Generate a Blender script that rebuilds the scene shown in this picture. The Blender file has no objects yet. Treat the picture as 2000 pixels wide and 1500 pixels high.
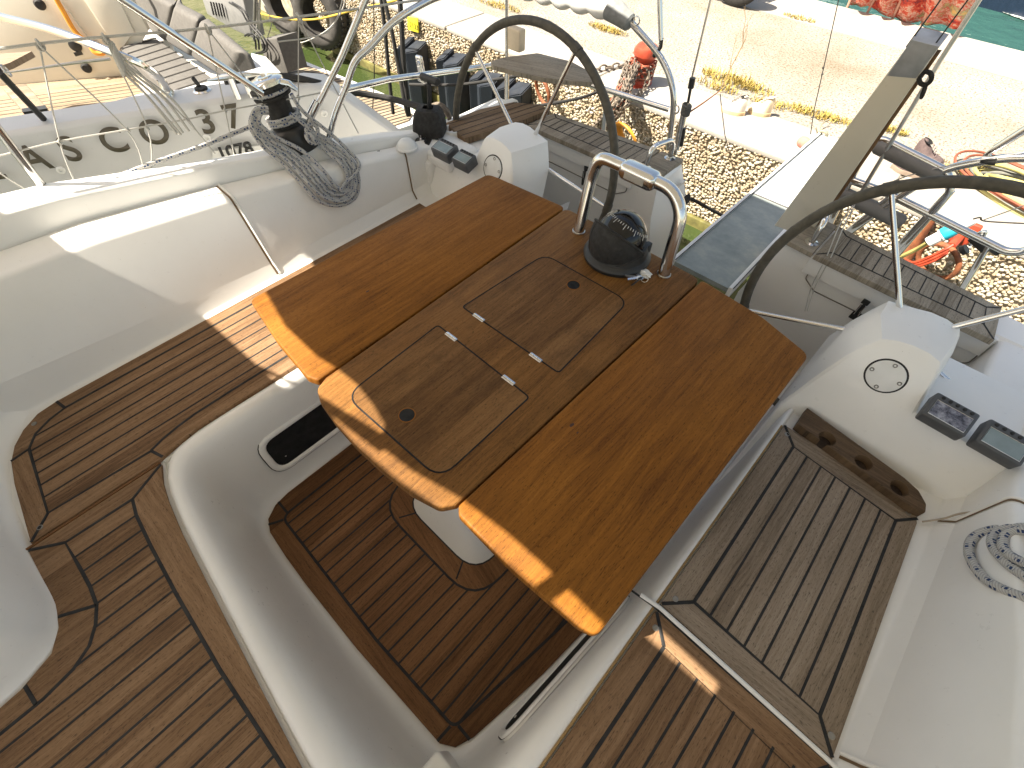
import bpy, bmesh, math, random
from mathutils import Vector, Matrix, noise
random.seed(7)
V = Vector
sc = bpy.context.scene

# ------------------------------------------------------------ camera
RX, RY, RZ = (math.radians(a) for a in (36.512, -1.023, 43.595))
MC = Matrix.Rotation(RZ, 3, 'Z') @ Matrix.Rotation(RX, 3, 'X') @ Matrix.Rotation(RY, 3, 'Y')
EYE = V((0, 0, 1.8))
FPX = 953.0
cam_d = bpy.data.cameras.new('camera'); cam = bpy.data.objects.new('camera', cam_d)
sc.collection.objects.link(cam)
cam_d.sensor_width = 36; cam_d.lens = 36 * FPX / 2000; cam_d.clip_start = 0.02; cam_d.clip_end = 3000
cam.matrix_world = Matrix.Translation(EYE) @ MC.to_4x4()
sc.camera = cam

# ------------------------------------------------------------ light
SUN = V((-0.40, -0.59, 1.0)).normalized()          # towards the sun
w = bpy.data.worlds.new("World"); sc.world = w; w.use_nodes = True
nt = w.node_tree; nt.nodes.clear()
so = nt.nodes.new('ShaderNodeOutputWorld'); bg = nt.nodes.new('ShaderNodeBackground'); sky = nt.nodes.new('ShaderNodeTexSky')
sky.sky_type = 'NISHITA'; sky.sun_disc = False
sky.sun_elevation = math.asin(SUN.z); sky.sun_rotation = math.atan2(SUN.x, SUN.y)
sky.air_density = 1.0; sky.dust_density = 2.0; sky.ozone_density = 0.6
bg.inputs[1].default_value = 0.09
wb_ = nt.nodes.new('ShaderNodeMix'); wb_.data_type = 'RGBA'; wb_.blend_type = 'MULTIPLY'; wb_.inputs[0].default_value = 1
wb_.inputs[7].default_value = (1.0, .87, .71, 1)      # warm white balance of the photograph
nt.links.new(sky.outputs[0], wb_.inputs[6]); nt.links.new(wb_.outputs[2], bg.inputs[0]); nt.links.new(bg.outputs[0], so.inputs[0])
sl = bpy.data.lights.new('sun', 'SUN'); sl.energy = 5.0; sl.angle = math.radians(0.5); sl.color = (1.0, 0.91, 0.77)
so_ = bpy.data.objects.new('sun', sl); sc.collection.objects.link(so_)
so_.rotation_euler = SUN.to_track_quat('Z', 'Y').to_euler(); so_.location = (-4, -6, 10)
sc.view_settings.view_transform = 'Standard'; sc.view_settings.look = 'None'
sc.view_settings.exposure = 1.80; sc.view_settings.gamma = 1.0
sc.cycles.max_bounces = 10; sc.cycles.diffuse_bounces = 8; sc.cycles.glossy_bounces = 4

# ------------------------------------------------------------ points in the place, read off a known plane
def ray(x, y): return MC @ V(((x - 1000) / FPX, -(y - 750) / FPX, -1.0))
def onp(x, y, p0, n):
    d = ray(x, y); n = V(n); return EYE + d * ((V(p0) - EYE).dot(n) / d.dot(n))
def U(x, y, z): return onp(x, y, (0, 0, z), (0, 0, 1))
def UY(x, y, Y): return onp(x, y, (0, Y, 0), (0, 1, 0))
def UX(x, y, X): return onp(x, y, (X, 0, 0), (1, 0, 0))
GP0, GN = (-2.20, -0.08, 0.87), (1.18, -0.22, 0)      # upright plane through our side deck
def UG(x, y): return onp(x, y, GP0, GN)

# ------------------------------------------------------------ node helpers
class N:
    def __init__(s, name):
        s.m = bpy.data.materials.new(name); s.m.use_nodes = True; s.t = s.m.node_tree
        s.b = s.t.nodes['Principled BSDF']
    def n(s, t, **k):
        o = s.t.nodes.new('ShaderNode' + t)
        for a, v in k.items():
            if a.startswith('i_'):
                o.inputs[a[2:].replace('_', ' ')].default_value = v
            else: setattr(o, a, v)
        return o
    def l(s, a, b): s.t.links.new(a, b)
    def tex(s, kind='Object'):
        return s.n('TexCoord').outputs[kind]
    def mp(s, src, scale=(1, 1, 1), rot=(0, 0, 0)):
        m = s.n('Mapping'); m.inputs['Scale'].default_value = scale; m.inputs['Rotation'].default_value = rot; s.l(src, m.inputs['Vector']); return m.outputs[0]
    def noise(s, src, scale, detail=4, rough=.55):
        k = s.n('TexNoise'); k.inputs['Scale'].default_value = scale; k.inputs['Detail'].default_value = detail
        k.inputs['Roughness'].default_value = rough; s.l(src, k.inputs['Vector']); return k.outputs[0]
    def ramp(s, src, stops):
        r = s.n('ValToRGB'); e = r.color_ramp.elements
        while len(e) < len(stops): e.new(.5)
        for q, (p, c) in zip(e, stops):
            q.position = p; q.color = (c, c, c, 1) if not hasattr(c, '__len__') else (*c, 1)
        s.l(src, r.inputs[0]); return r.outputs[0]
    def math(s, op, a, b=None):
        m = s.n('Math', operation=op)
        for i, q in enumerate((a, b)):
            if q is None: continue
            if isinstance(q, (int, float)): m.inputs[i].default_value = q
            else: s.l(q, m.inputs[i])
        return m.outputs[0]
    def mix(s, f, a, b, blend='MIX'):
        m = s.n('Mix', data_type='RGBA', blend_type=blend)
        for i, q in ((0, f), (6, a), (7, b)):
            if isinstance(q, (int, float)): m.inputs[i].default_value = q
            elif isinstance(q, tuple): m.inputs[i].default_value = (*q, 1)
            else: s.l(q, m.inputs[i])
        return m.outputs[2]
    def bump(s, h, strength=.3, dist=.01):
        b = s.n('Bump'); b.inputs['Strength'].default_value = strength; b.inputs['Distance'].default_value = dist
        s.l(h, b.inputs['Height']); s.l(b.outputs[0], s.b.inputs['Normal'])
    def set(s, col=None, rough=None, metal=None, **k):
        if col is not None:
            if isinstance(col, tuple): s.b.inputs['Base Color'].default_value = (*col, 1)
            else: s.l(col, s.b.inputs['Base Color'])
        if rough is not None:
            if isinstance(rough, (int, float)): s.b.inputs['Roughness'].default_value = rough
            else: s.l(rough, s.b.inputs['Roughness'])
        if metal is not None: s.b.inputs['Metallic'].default_value = metal
        for a, v in k.items(): s.b.inputs[a.replace('_', ' ')].default_value = v
        return s.m

def plain(name, col, rough=.5, metal=0, var=.12, scale=14, bump=.0, bscale=200, **k):
    s = N(name); t = s.tex()
    nz = s.noise(t, scale, 5)
    d = tuple(max(0, c * (1 - var)) for c in col); u = tuple(min(1, c * (1 + var)) for c in col)
    c = s.ramp(nz, [(.3, d), (.7, u)])
    r = s.ramp(s.noise(t, scale * 2.3, 3), [(.3, max(0.02, rough * .8)), (.7, min(1, rough * 1.25))])
    if bump: s.bump(s.noise(t, bscale, 3), bump, .002)
    return s.set(c, r, metal, **k)

WIDE = {}
def teak(name, dark, mid, light, rough=.5, pitch=.05, **k):
    m = teak_(name, dark, mid, light, rough, pitch, **k); WIDE[m.name] = (name + '_wide', dark, mid, light, rough, 9.0, k); return m
def wide(m):
    q = WIDE[m.name]
    if not isinstance(q, bpy.types.Material): q = WIDE[m.name] = teak_(*q[:6], **q[6])
    return q
def teak_(name, dark, mid, light, rough=.5, pitch=.05, gscale=1.0, spec=.4, stain=0.0, staincol=(.03, .015, .006)):
    s = N(name); uv = s.tex('UV')
    sep = s.n('SeparateXYZ'); s.l(uv, sep.inputs[0])
    plank = s.math('FLOOR', s.math('DIVIDE', sep.outputs[1], pitch))
    wn = s.n('TexWhiteNoise', noise_dimensions='1D'); s.l(plank, wn.inputs['W'])
    add = s.n('VectorMath', operation='ADD'); s.l(uv, add.inputs[0])
    cmb = s.n('CombineXYZ'); s.l(s.math('MULTIPLY', wn.outputs[0], 31.7), cmb.inputs[0]); s.l(s.math('MULTIPLY', wn.outputs[0], 3.1), cmb.inputs[2]); s.l(cmb.outputs[0], add.inputs[1])
    p = add.outputs[0]
    wob = s.noise(s.mp(p, (3, 8, 1)), 1.0, 3)
    ad2 = s.n('VectorMath', operation='ADD'); s.l(p, ad2.inputs[0])
    cm2 = s.n('CombineXYZ'); s.l(s.math('MULTIPLY', wob, .035), cm2.inputs[1]); s.l(cm2.outputs[0], ad2.inputs[1]); q = ad2.outputs[0]
    g1 = s.noise(s.mp(q, (3.5 * gscale, 95 * gscale, 1)), 1.0, 6, .65)
    g2 = s.noise(s.mp(q, (16 * gscale, 420 * gscale, 1)), 1.0, 4, .7)
    g3 = s.noise(s.mp(p, (2.2, 4, 1)), 1.0, 3)
    sp = s.noise(s.mp(p, (90, 500, 1)), 1.0, 2, .5)
    f = s.math('ADD', s.math('MULTIPLY', g1, .42), s.math('ADD', s.math('MULTIPLY', g2, .30), s.math('MULTIPLY', g3, .28)))
    f = s.math('ADD', f, s.math('MULTIPLY', s.math('SUBTRACT', wn.outputs[0], .5), .10))
    c = s.ramp(f, [(.36, dark), (.5, mid), (.64, light)])
    pores = s.ramp(sp, [(.30, .45), (.42, 1.0)])
    c = s.mix(1.0, c, pores, 'MULTIPLY')
    if stain:
        st = s.ramp(s.noise(s.mp(uv, (5, 9, 1)), 1.0, 6, .7), [(.50, 0.0), (.68, stain)])
        c = s.mix(st, c, staincol)
    rr = s.ramp(f, [(.35, min(1, rough * 1.2)), (.65, rough * .85)])
    s.bump(s.math('ADD', g1, s.math('MULTIPLY', g2, .8)), .35, .0012)
    s.b.inputs['Specular IOR Level'].default_value = spec
    return s.set(c, rr)

M = {}
def gel(name, col, bump=.10):
    s = N(name); t = s.tex()
    big = s.noise(t, 2.1, 5, .6); fine = s.noise(t, 900, 2); mid = s.noise(t, 37, 5, .7)
    c = s.ramp(big, [(.3, tuple(x * .93 for x in col)), (.62, col)])
    grime = s.ramp(mid, [(.62, 0.0), (.80, .22)])
    c = s.mix(grime, c, tuple(x * y for x, y in zip(col, (.74, .68, .58))))
    sp = s.n('TexVoronoi'); sp.inputs['Scale'].default_value = 28; s.l(t, sp.inputs['Vector'])
    c = s.mix(s.ramp(sp.outputs['Distance'], [(.015, .55), (.03, 0.0)]), c, (.25, .19, .13))
    s.bump(fine, bump, .001)
    r = s.ramp(mid, [(.3, .26), (.7, .42)])
    return s.set(c, r)
M['gel'] = gel('gelcoat_white', (.83, .82, .79))
M['gel_grip'] = gel('gelcoat_nonslip', (.70, .685, .65), .6)
M['gel_cream'] = gel('gelcoat_cream', (.74, .69, .58))
M['gel_grey'] = gel('gelcoat_hull', (.60, .60, .59))
M['teak_deck'] = teak('teak_deck', (.110, .060, .030), (.210, .122, .062), (.30, .185, .102), .66, .0475, spec=.25)
M['teak_sole'] = teak('teak_sole', (.088, .039, .0135), (.168, .078, .029), (.24, .118, .048), .62, .051, spec=.25)
M['teak_grey'] = teak('teak_weathered', (.14, .105, .074), (.25, .195, .142), (.34, .275, .21), .78, .0475, spec=.2)
M['teak_pale'] = teak('teak_silvered', (.17, .145, .110), (.28, .245, .19), (.37, .33, .265), .78, .06, spec=.2)
M['teak_table'] = teak('teak_table_centre', (.085, .038, .012), (.18, .082, .022), (.26, .125, .036), .52, .13, gscale=.8, spec=.14, stain=.35)
M['teak_leaf'] = teak('teak_table_leaf', (.13, .048, .0075), (.235, .092, .013), (.31, .132, .022), .50, .19, gscale=.8, spec=.14, stain=.12)
M['caulk'] = plain('black_caulk', (.012, .012, .012), .7, var=.2)
M['steel'] = plain('polished_steel', (.74, .73, .71), .13, 1.0, var=.05, scale=5)
M['steel_dull'] = plain('dull_steel', (.55, .54, .52), .32, 1.0, var=.1)
M['alu'] = plain('anodised_aluminium', (.50, .51, .51), .42, .9, var=.08)
M['black'] = plain('black_plastic', (.018, .018, .018), .42, var=.25, bump=.1)
M['rubber'] = plain('black_rubber', (.022, .021, .020), .78, var=.35, scale=30, bump=.3)
M['leather'] = plain('wheel_leather', (.075, .067, .050), .58, var=.3, scale=40, bump=.4, bscale=350)
M['void'] = plain('hollow_shade', (.003, .003, .003), .9, var=.2)  # near-black colour stands in for the shade inside holes and slots
M['screw'] = plain('screw_head', (.30, .29, .27), .4, .9, var=.2)
M['canvas'] = plain('awning_canvas', (.70, .69, .66), .9, var=.04, bump=.2)
_t = M['canvas'].node_tree; _tr = _t.nodes.new('ShaderNodeBsdfTranslucent'); _tr.inputs[0].default_value = (.62, .60, .56, 1); _mx = _t.nodes.new('ShaderNodeMixShader'); _mx.inputs[0].default_value = .38
_o = [n for n in _t.nodes if n.type == 'OUTPUT_MATERIAL'][0]; _t.links.new(_t.nodes['Principled BSDF'].outputs[0], _mx.inputs[1]); _t.links.new(_tr.outputs[0], _mx.inputs[2]); _t.links.new(_mx.outputs[0], _o.inputs[0])
M['darkblue'] = plain('navy_rubber', (.012, .017, .026), .55, var=.3, scale=9, bump=.2)
M['white'] = plain('white_plastic', (.72, .72, .70), .4, var=.06)
M['greycush'] = plain('grey_fabric', (.105, .10, .093), .9, var=.12, scale=30, bump=.35, bscale=700)
M['rust'] = plain('rusty_iron', (.22, .075, .03), .8, var=.5, scale=25, bump=.5, bscale=90)
M['redpaint'] = plain('chipped_red_paint', (.36, .05, .022), .5, var=.35, scale=18, bump=.3)
M['orange'] = plain('orange_buoyant_hose', (.75, .30, .03), .5, var=.1)
M['yellow'] = plain('yellow_hose', (.40, .36, .13), .5, var=.15)
M['glassdark'] = plain('dark_glass', (.006, .006, .007), .05, var=.1)
def rope(name, base, fleck=None, fs=24.0):
    s = N(name); uv = s.tex('UV'); sep = s.n('SeparateXYZ'); s.l(uv, sep.inputs[0])
    # u metres along, v turns round
    tw = s.n('TexWave', wave_type='BANDS', bands_direction='DIAGONAL'); tw.inputs['Scale'].default_value = 1.0
    s.l(s.mp(uv, (90, 4.0, 1)), tw.inputs['Vector'])
    c = s.mix(s.ramp(tw.outputs[1], [(.2, .0), (.8, 1.0)]), tuple(x * .72 for x in base), base)
    if fleck:
        a = s.math('FRACT', s.math('ADD', s.math('MULTIPLY', sep.outputs[0], fs), s.math('MULTIPLY', s.math('FLOOR', s.math('MULTIPLY', sep.outputs[1], 5.0)), .37)))
        b = s.math('FRACT', s.math('MULTIPLY', sep.outputs[0], fs * 4.0))
        band = s.math('LESS_THAN', a, .42); tick = s.math('LESS_THAN', b, .62)
        side = s.math('LESS_THAN', s.math('FRACT', s.math('MULTIPLY', sep.outputs[1], 5.0)), .55)
        c = s.mix(s.math('MULTIPLY', s.math('MULTIPLY', band, tick), side), c, fleck)
    s.bump(tw.outputs[1], .3, .0015)
    return s.set(c, .85)
M['rope_white'] = rope('white_rope_blue_fleck', (.47, .465, .45), (.015, .04, .12), 24.0)
M['rope_plain'] = rope('thin_white_cord', (.55, .54, .50))
M['rope_black'] = rope('black_mooring_rope', (.030, .029, .028))
M['rope_yellow'] = rope('yellow_rope', (.60, .42, .05))

# ------------------------------------------------------------ object helpers
def finish(o, smooth=True, ang=35):
    me = o.data
    if smooth:
        me.polygons.foreach_set('use_smooth', [True] * len(me.polygons))
        try: me.set_sharp_from_angle(angle=math.radians(ang))
        except Exception: pass
def obj(name, bm, mat, parent=None, smooth=True, ang=35, recalc=True):
    if recalc: bmesh.ops.recalc_face_normals(bm, faces=bm.faces)
    me = bpy.data.meshes.new(name); bm.to_mesh(me); bm.free()
    for m in (mat if isinstance(mat, (list, tuple)) else [mat]): me.materials.append(m)
    o = bpy.data.objects.new(name, me); sc.collection.objects.link(o)
    if parent is not None:
        o.parent = parent; o.matrix_parent_inverse = Matrix.Translation(parent.location).inverted() if parent.type == 'EMPTY' else parent_inv(parent)
    finish(o, smooth, ang); return o
def parent_inv(p):
    m = Matrix.Identity(4)
    while p is not None:
        if p.type == 'EMPTY': m = Matrix.Translation(p.location); break
        p = p.parent
    return Matrix.Identity(4)
def tag(o, label, cat, group=None):
    o['label'] = label; o['category'] = cat
    if group: o['group'] = group
    return o
def thing(name, label, cat, loc=(0, 0, 0), group=None):
    o = bpy.data.objects.new(name, None); sc.collection.objects.link(o); o.location = loc
    o.empty_display_size = .1
    return tag(o, label, cat, group)
def struct(name, bm, mat, **k):
    o = obj(name, bm, mat, **k); o['kind'] = 'structure'; return o

def box(bm, c, s, rot=None, bev=0):
    r = bmesh.ops.create_cube(bm, size=1)
    vs = r['verts']; bmesh.ops.scale(bm, vec=s, verts=vs)
    if bev:
        es = {e for v in vs for e in v.link_edges}
        q = bmesh.ops.bevel(bm, geom=list(es), offset=bev, segments=3, affect='EDGES', profile=.5)
        vs = list({v for f in q['faces'] for v in f.verts} | {v for v in vs if v.is_valid})
        # collect whole island
        seen = set(vs); st = list(vs)
        while st:
            v = st.pop()
            for e in v.link_edges:
                o = e.other_vert(v)
                if o not in seen: seen.add(o); st.append(o)
        vs = list(seen)
    if rot is not None: bmesh.ops.rotate(bm, cent=(0, 0, 0), matrix=rot, verts=vs)
    bmesh.ops.translate(bm, vec=c, verts=vs); return vs
def spline(pts, n=8, closed=False):
    P = [V(p) for p in pts]; out = []; L = len(P)
    rng = range(L) if closed else range(L - 1)
    for i in rng:
        if closed: a, b, c, d = P[i - 1], P[i], P[(i + 1) % L], P[(i + 2) % L]
        else: a, b, c, d = P[max(i - 1, 0)], P[i], P[i + 1], P[min(i + 2, L - 1)]
        for k in range(n):
            t = k / n
            out.append(.5 * ((2 * b) + (c - a) * t + (2 * a - 5 * b + 4 * c - d) * t * t + (3 * b - a - 3 * c + d) * t ** 3))
    if not closed: out.append(P[-1])
    return out
def fillet(pts, r, n=6, closed=False):
    P = [V(p) for p in pts]; out = []; L = len(P)
    rs = r if hasattr(r, '__len__') else [r] * L
    for i, p in enumerate(P):
        if not closed and i in (0, L - 1): out.append(p); continue
        a, b = P[i - 1], P[(i + 1) % L]
        u = (a - p); v = (b - p); la, lb = u.length, v.length
        if rs[i] <= 0: out.append(p); continue
        if la < 1e-6 or lb < 1e-6: out += [p.copy() for _ in range(n + 1)]; continue
        u /= la; v /= lb
        ang = u.angle(v)
        d = min(rs[i] / math.tan(ang / 2) if ang < math.pi - .02 else rs[i] * .02, la * .49, lb * .49)
        s, e = p + u * d, p + v * d
        for k in range(n + 1):
            t = k / n; out.append((1 - t) ** 2 * s + 2 * t * (1 - t) * p + t * t * e)
    return out
def tube(bm, pts, r, seg=10, closed=False, cap=True, uv=True, flat=1.0):
    P = [V(p) for p in pts]; L = len(P)
    uvl = bm.loops.layers.uv.verify() if uv else None
    rr = r if hasattr(r, '__len__') else [r] * L
    rings = []; up = None; dist = [0]
    for i in range(L):
        if closed: t = (P[(i + 1) % L] - P[i - 1])
        else: t = P[min(i + 1, L - 1)] - P[max(i - 1, 0)]
        t.normalize()
        if up is None:
            up = V((0, 0, 1)) if abs(t.z) < .9 else V((1, 0, 0))
        up = (up - t * up.dot(t)).normalized(); sd = t.cross(up)
        rings.append([bm.verts.new(P[i] + (sd * math.cos(2 * math.pi * k / seg) + up * (math.sin(2 * math.pi * k / seg) * flat)) * rr[i]) for k in range(seg)])
        if i: dist.append(dist[-1] + (P[i] - P[i - 1]).length)
    n = L if closed else L - 1
    for i in range(n):
        j = (i + 1) % L
        du = dist[j] if j else dist[-1] + (P[0] - P[-1]).length
        for k in range(seg):
            m = (k + 1) % seg
            f = bm.faces.new((rings[i][k], rings[i][m], rings[j][m], rings[j][k]))
            if uvl:
                for lp, c in zip(f.loops, ((dist[i], k / seg), (dist[i], (k + 1) / seg), (du, (k + 1) / seg), (du, k / seg))): lp[uvl].uv = c
    if cap and not closed:
        bm.faces.new(rings[0]); bm.faces.new(list(reversed(rings[-1])))
def torus(bm, c, nrm, R, r, seg=32, s2=10):
    q = V(nrm).normalized().to_track_quat('Z', 'Y')
    tube(bm, [V(c) + q @ V((R * math.cos(2 * math.pi * k / seg), R * math.sin(2 * math.pi * k / seg), 0)) for k in range(seg)], r, s2, closed=True)
def lathe(bm, prof, c=(0, 0, 0), axis=(0, 0, 1), seg=32):
    q = V(axis).normalized().to_track_quat('Z', 'Y'); c = V(c); rings = []
    for r, z in prof:
        if r < 1e-5: rings.append([bm.verts.new(c + q @ V((0, 0, z)))])
        else: rings.append([bm.verts.new(c + q @ V((r * math.cos(2 * math.pi * k / seg), r * math.sin(2 * math.pi * k / seg), z))) for k in range(seg)])
    for a, b in zip(rings, rings[1:]):
        for k in range(seg):
            m = (k + 1) % seg
            if len(a) == 1 and len(b) == 1: continue
            if len(a) == 1: bm.faces.new((a[0], b[k], b[m]))
            elif len(b) == 1: bm.faces.new((a[k], a[m], b[0]))
            else: bm.faces.new((a[k], a[m], b[m], b[k]))
def prism(bm, pts, d, bev=0.0, uvdir=None, bseg=2):
    """polygon pts (3D, planar-ish) extruded by vector d (downwards / backwards); bev rounds the front edge"""
    d = V(d); n = len(pts)
    top = [bm.verts.new(V(p)) for p in pts]; f = bm.faces.new(top)
    if bev:
        # inset ring to make a rounded edge
        cen = sum((V(p) for p in pts), V()) / n; dn = d.normalized()
        rings = []
        f0 = f; bm.faces.remove(f0)
        nn = V((0, 0, 0))
        for i in range(n): nn += V(pts[i]).cross(V(pts[(i + 1) % n]))
        nn.normalize()
        offs = []
        for i in range(n):
            a, p, b = V(pts[i - 1]), V(pts[i]), V(pts[(i + 1) % n])
            e1 = (p - a).normalized(); e2 = (b - p).normalized()
            n1 = nn.cross(e1); n2 = nn.cross(e2); m = (n1 + n2)
            m = m / max(.3, m.length_squared / 2) if m.length > 1e-6 else n1
            offs.append(m)
        for k in range(bseg + 1):
            t = (k / bseg) * math.pi / 2
            ins = bev * (1 - math.sin(t)); dep = bev * (1 - math.cos(t))
            rings.append([bm.verts.new(V(pts[i]) + offs[i] * ins + dn * dep) for i in range(n)])
        for v in top: bm.verts.remove(v)
        f = bm.faces.new(rings[0])
        rings.append([bm.verts.new(V(p) + d) for p in pts])
        for a, b in zip(rings, rings[1:]):
            for i in range(n):
                j = (i + 1) % n; bm.faces.new((a[i], a[j], b[j], b[i]))
        bm.faces.new(list(reversed(rings[-1])))
    else:
        bot = [bm.verts.new(V(p) + d) for p in pts]
        for i in range(n):
            j = (i + 1) % n; bm.faces.new((top[i], top[j], bot[j], bot[i]))
        bm.faces.new(list(reversed(bot)))
    bmesh.ops.triangulate(bm, faces=[g for g in bm.faces if len(g.verts) > 4 and g.is_valid])
def planar_uv(bm, u, v):
    uvl = bm.loops.layers.uv.verify(); u = V(u); v = V(v)
    for f in bm.faces:
        for lp in f.loops: lp[uvl].uv = (lp.vert.co.dot(u), lp.vert.co.dot(v))
def ribbon(bm, pts, wd, z=.0006, nrm=(0, 0, 1), closed=False):
    P = [V(p) for p in pts]; nrm = V(nrm).normalized(); L = len(P); row = []
    for i in range(L):
        t = (P[(i + 1) % L] - P[i - 1]) if closed else (P[min(i + 1, L - 1)] - P[max(i - 1, 0)])
        t.normalize(); s = t.cross(nrm).normalized() * wd / 2
        row.append([bm.verts.new(P[i] + q) for q in (s, s * .8 + nrm * z, -s * .8 + nrm * z, -s)])
    for i in range(L if closed else L - 1):
        a, b = row[i], row[(i + 1) % L]
        for k in range(3): bm.faces.new((a[k], a[k + 1], b[k + 1], b[k]))
def loft(bm, secs, closed_u=False):
    rows = [[bm.verts.new(V(p)) for p in s] for s in secs]
    for a, b in zip(rows, rows[1:]):
        n = len(a)
        for i in range(n if closed_u else n - 1):
            j = (i + 1) % n
            try: bm.faces.new((a[i], a[j], b[j], b[i]))
            except ValueError: pass
    return rows
def resample(pts, n):
    P = [V(p) for p in pts]; d = [0]
    for a, b in zip(P, P[1:]): d.append(d[-1] + (b - a).length)
    out = []; k = 0
    for i in range(n):
        t = d[-1] * i / (n - 1)
        while k < len(d) - 2 and d[k + 1] < t: k += 1
        f = (t - d[k]) / max(1e-9, d[k + 1] - d[k]); out.append(P[k].lerp(P[k + 1], min(1, max(0, f))))
    return out
def xy(pts, z): return [V((p[0], p[1], z)) for p in pts]
def clipline(a, b, poly):
    """pieces of segment a-b (2D) inside polygon"""
    ts = [0.0, 1.0]; dx, dy = b[0] - a[0], b[1] - a[1]
    n = len(poly)
    for i in range(n):
        p, q = poly[i], poly[(i + 1) % n]
        ex, ey = q[0] - p[0], q[1] - p[1]; den = dx * ey - dy * ex
        if abs(den) < 1e-12: continue
        t = ((p[0] - a[0]) * ey - (p[1] - a[1]) * ex) / den; s = ((p[0] - a[0]) * dy - (p[1] - a[1]) * dx) / den
        if 0 <= s <= 1 and 0 < t < 1: ts.append(t)
    ts.sort(); out = []
    for t0, t1 in zip(ts, ts[1:]):
        if t1 - t0 < 1e-4: continue
        m = (t0 + t1) / 2; x, y = a[0] + dx * m, a[1] + dy * m; ins = False
        for i in range(n):
            p, q = poly[i], poly[(i + 1) % n]
            if (p[1] > y) != (q[1] > y) and x < (q[0] - p[0]) * (y - p[1]) / (q[1] - p[1]) + p[0]: ins = not ins
        if ins: out.append(((a[0] + dx * t0, a[1] + dy * t0), (a[0] + dx * t1, a[1] + dy * t1)))
    return out
def teakpanel(name, outer, inner, lines, z, mat, parent, seams=(), thick=.014, cw=.0074, cross=None, bev=.002):
    """one teak panel: slab, border boards with grain turned where given, black caulk between"""
    bm = bmesh.new(); prism(bm, xy(outer, z), (0, 0, -thick), bev)
    planar_uv(bm, (0, 1, 0), (1, 0, 0))
    if cross:
        uvl = bm.loops.layers.uv.verify()
        for poly in cross:                      # boards laid across, grain turned, a hair proud
            vs = [bm.verts.new(p) for p in xy(poly, z + .0003)]; f = bm.faces.new(vs)
            f.material_index = 1
            for lp in f.loops: lp[uvl].uv = (lp.vert.co.x + 3.3, lp.vert.co.y + .3 + z)
    slab = obj(name, bm, [mat, wide(mat)] if cross else mat, parent, ang=50)
    bm = bmesh.new()
    for a, b in lines:
        for p, q in (clipline(a, b, inner) if inner else [(a, b)]):
            ribbon(bm, xy([p, q], z + .0004), cw * .85)
    for s in seams: ribbon(bm, xy(s, z + .0006), cw * 1.25)
    obj('caulking', bm, M['caulk'], slab)
    return slab
def cut(o, build):
    bm = bmesh.new(); build(bm); bmesh.ops.recalc_face_normals(bm, faces=bm.faces)
    me = bpy.data.meshes.new('cutter'); bm.to_mesh(me); bm.free(); k = bpy.data.objects.new('cutter', me); sc.collection.objects.link(k)
    md = o.modifiers.new('cut', 'BOOLEAN'); md.operation = 'DIFFERENCE'; md.object = k; md.solver = 'EXACT'
    bpy.context.view_layer.update(); dg = bpy.context.evaluated_depsgraph_get()
    new = bpy.data.meshes.new_from_object(o.evaluated_get(dg)); o.modifiers.clear(); o.data = new
    bpy.data.objects.remove(k); finish(o, ang=40)
M['hole_floor'] = plain('hole_floor_dark', (.035, .020, .011), .9, var=.4, scale=60)  # dark brown for the disc at the bottom of each ledge hole
def screws(pts, z, parent, r=.008):
    for p in pts:
        bm = bmesh.new(); lathe(bm, [(r, -.002), (r, .0012), (r * .75, .0018), (r * .72, .0008), (r * .3, .0006), (0, .0002)], (p[0], p[1], z), seg=16)
        obj('screw', bm, M['screw'], parent)
# ============================================================ setting
def quad(bm, a, b, c, d): bm.faces.new([bm.verts.new(V(p)) for p in (a, b, c, d)])
ZQ, YQ, YQ2, ZW = 0.20, 3.35, 6.45, -0.48
# water
s = N('harbour_water'); t = s.tex()
wv = s.noise(s.mp(t, (1, 1, 1)), 5.5, 3, .5); wv2 = s.noise(t, 1.1, 2)
mk = s.ramp(s.noise(t, .35, 3), [(.35, (.030, .048, .014)), (.62, (.052, .068, .022))])
sp = s.n('SeparateXYZ'); s.l(t, sp.inputs[0])
far = s.ramp(s.math('MULTIPLY', s.math('SUBTRACT', sp.outputs[1], 5.0), .5), [(.0, 0.0), (.4, 1.0)])
mk = s.mix(far, mk, (.030, .085, .075))
s.bump(s.math('ADD', s.math('MULTIPLY', wv, .6), wv2), .55, .05)
M['water'] = s.set(mk, .06)
bm = bmesh.new(); quad(bm, (-400, -400, ZW), (400, -400, ZW), (400, 900, ZW), (-400, 900, ZW)); struct('water', bm, M['water'])

# quay: top slab, pebble-dash face, pale kerb
s = N('quay_concrete'); t = s.tex()
big = s.noise(t, .9, 6, .65); ag = s.n('TexVoronoi'); ag.inputs['Scale'].default_value = 55; s.l(t, ag.inputs['Vector'])
spk = s.noise(t, 60, 3, .6)
c = s.ramp(big, [(.30, (.20, .168, .122)), (.46, (.265, .242, .200)), (.64, (.305, .290, .258))])
c = s.mix(s.ramp(spk, [(.54, 0.0), (.60, .85)]), c, (.10, .062, .03))
c = s.mix(s.ramp(ag.outputs['Distance'], [(.06, .35), (.14, 0.0)]), c, (.5, .47, .42))
s.bump(s.math('ADD', s.noise(t, 90, 4, .7), s.math('MULTIPLY', ag.outputs['Distance'], .4)), .9, .008)
M['quaytop'] = s.set(c, .92)
s = N('smooth_concrete'); t = s.tex()
c = s.ramp(s.noise(t, 2.5, 6, .6), [(.3, (.27, .25, .215)), (.65, (.34, .322, .295))])
c = s.mix(s.ramp(s.noise(t, 33, 4, .7), [(.60, 0.0), (.72, .5)]), c, (.26, .19, .11))
s.bump(s.noise(t, 70, 4, .7), .5, .004)
M['kerb'] = s.set(c, .9)
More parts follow.
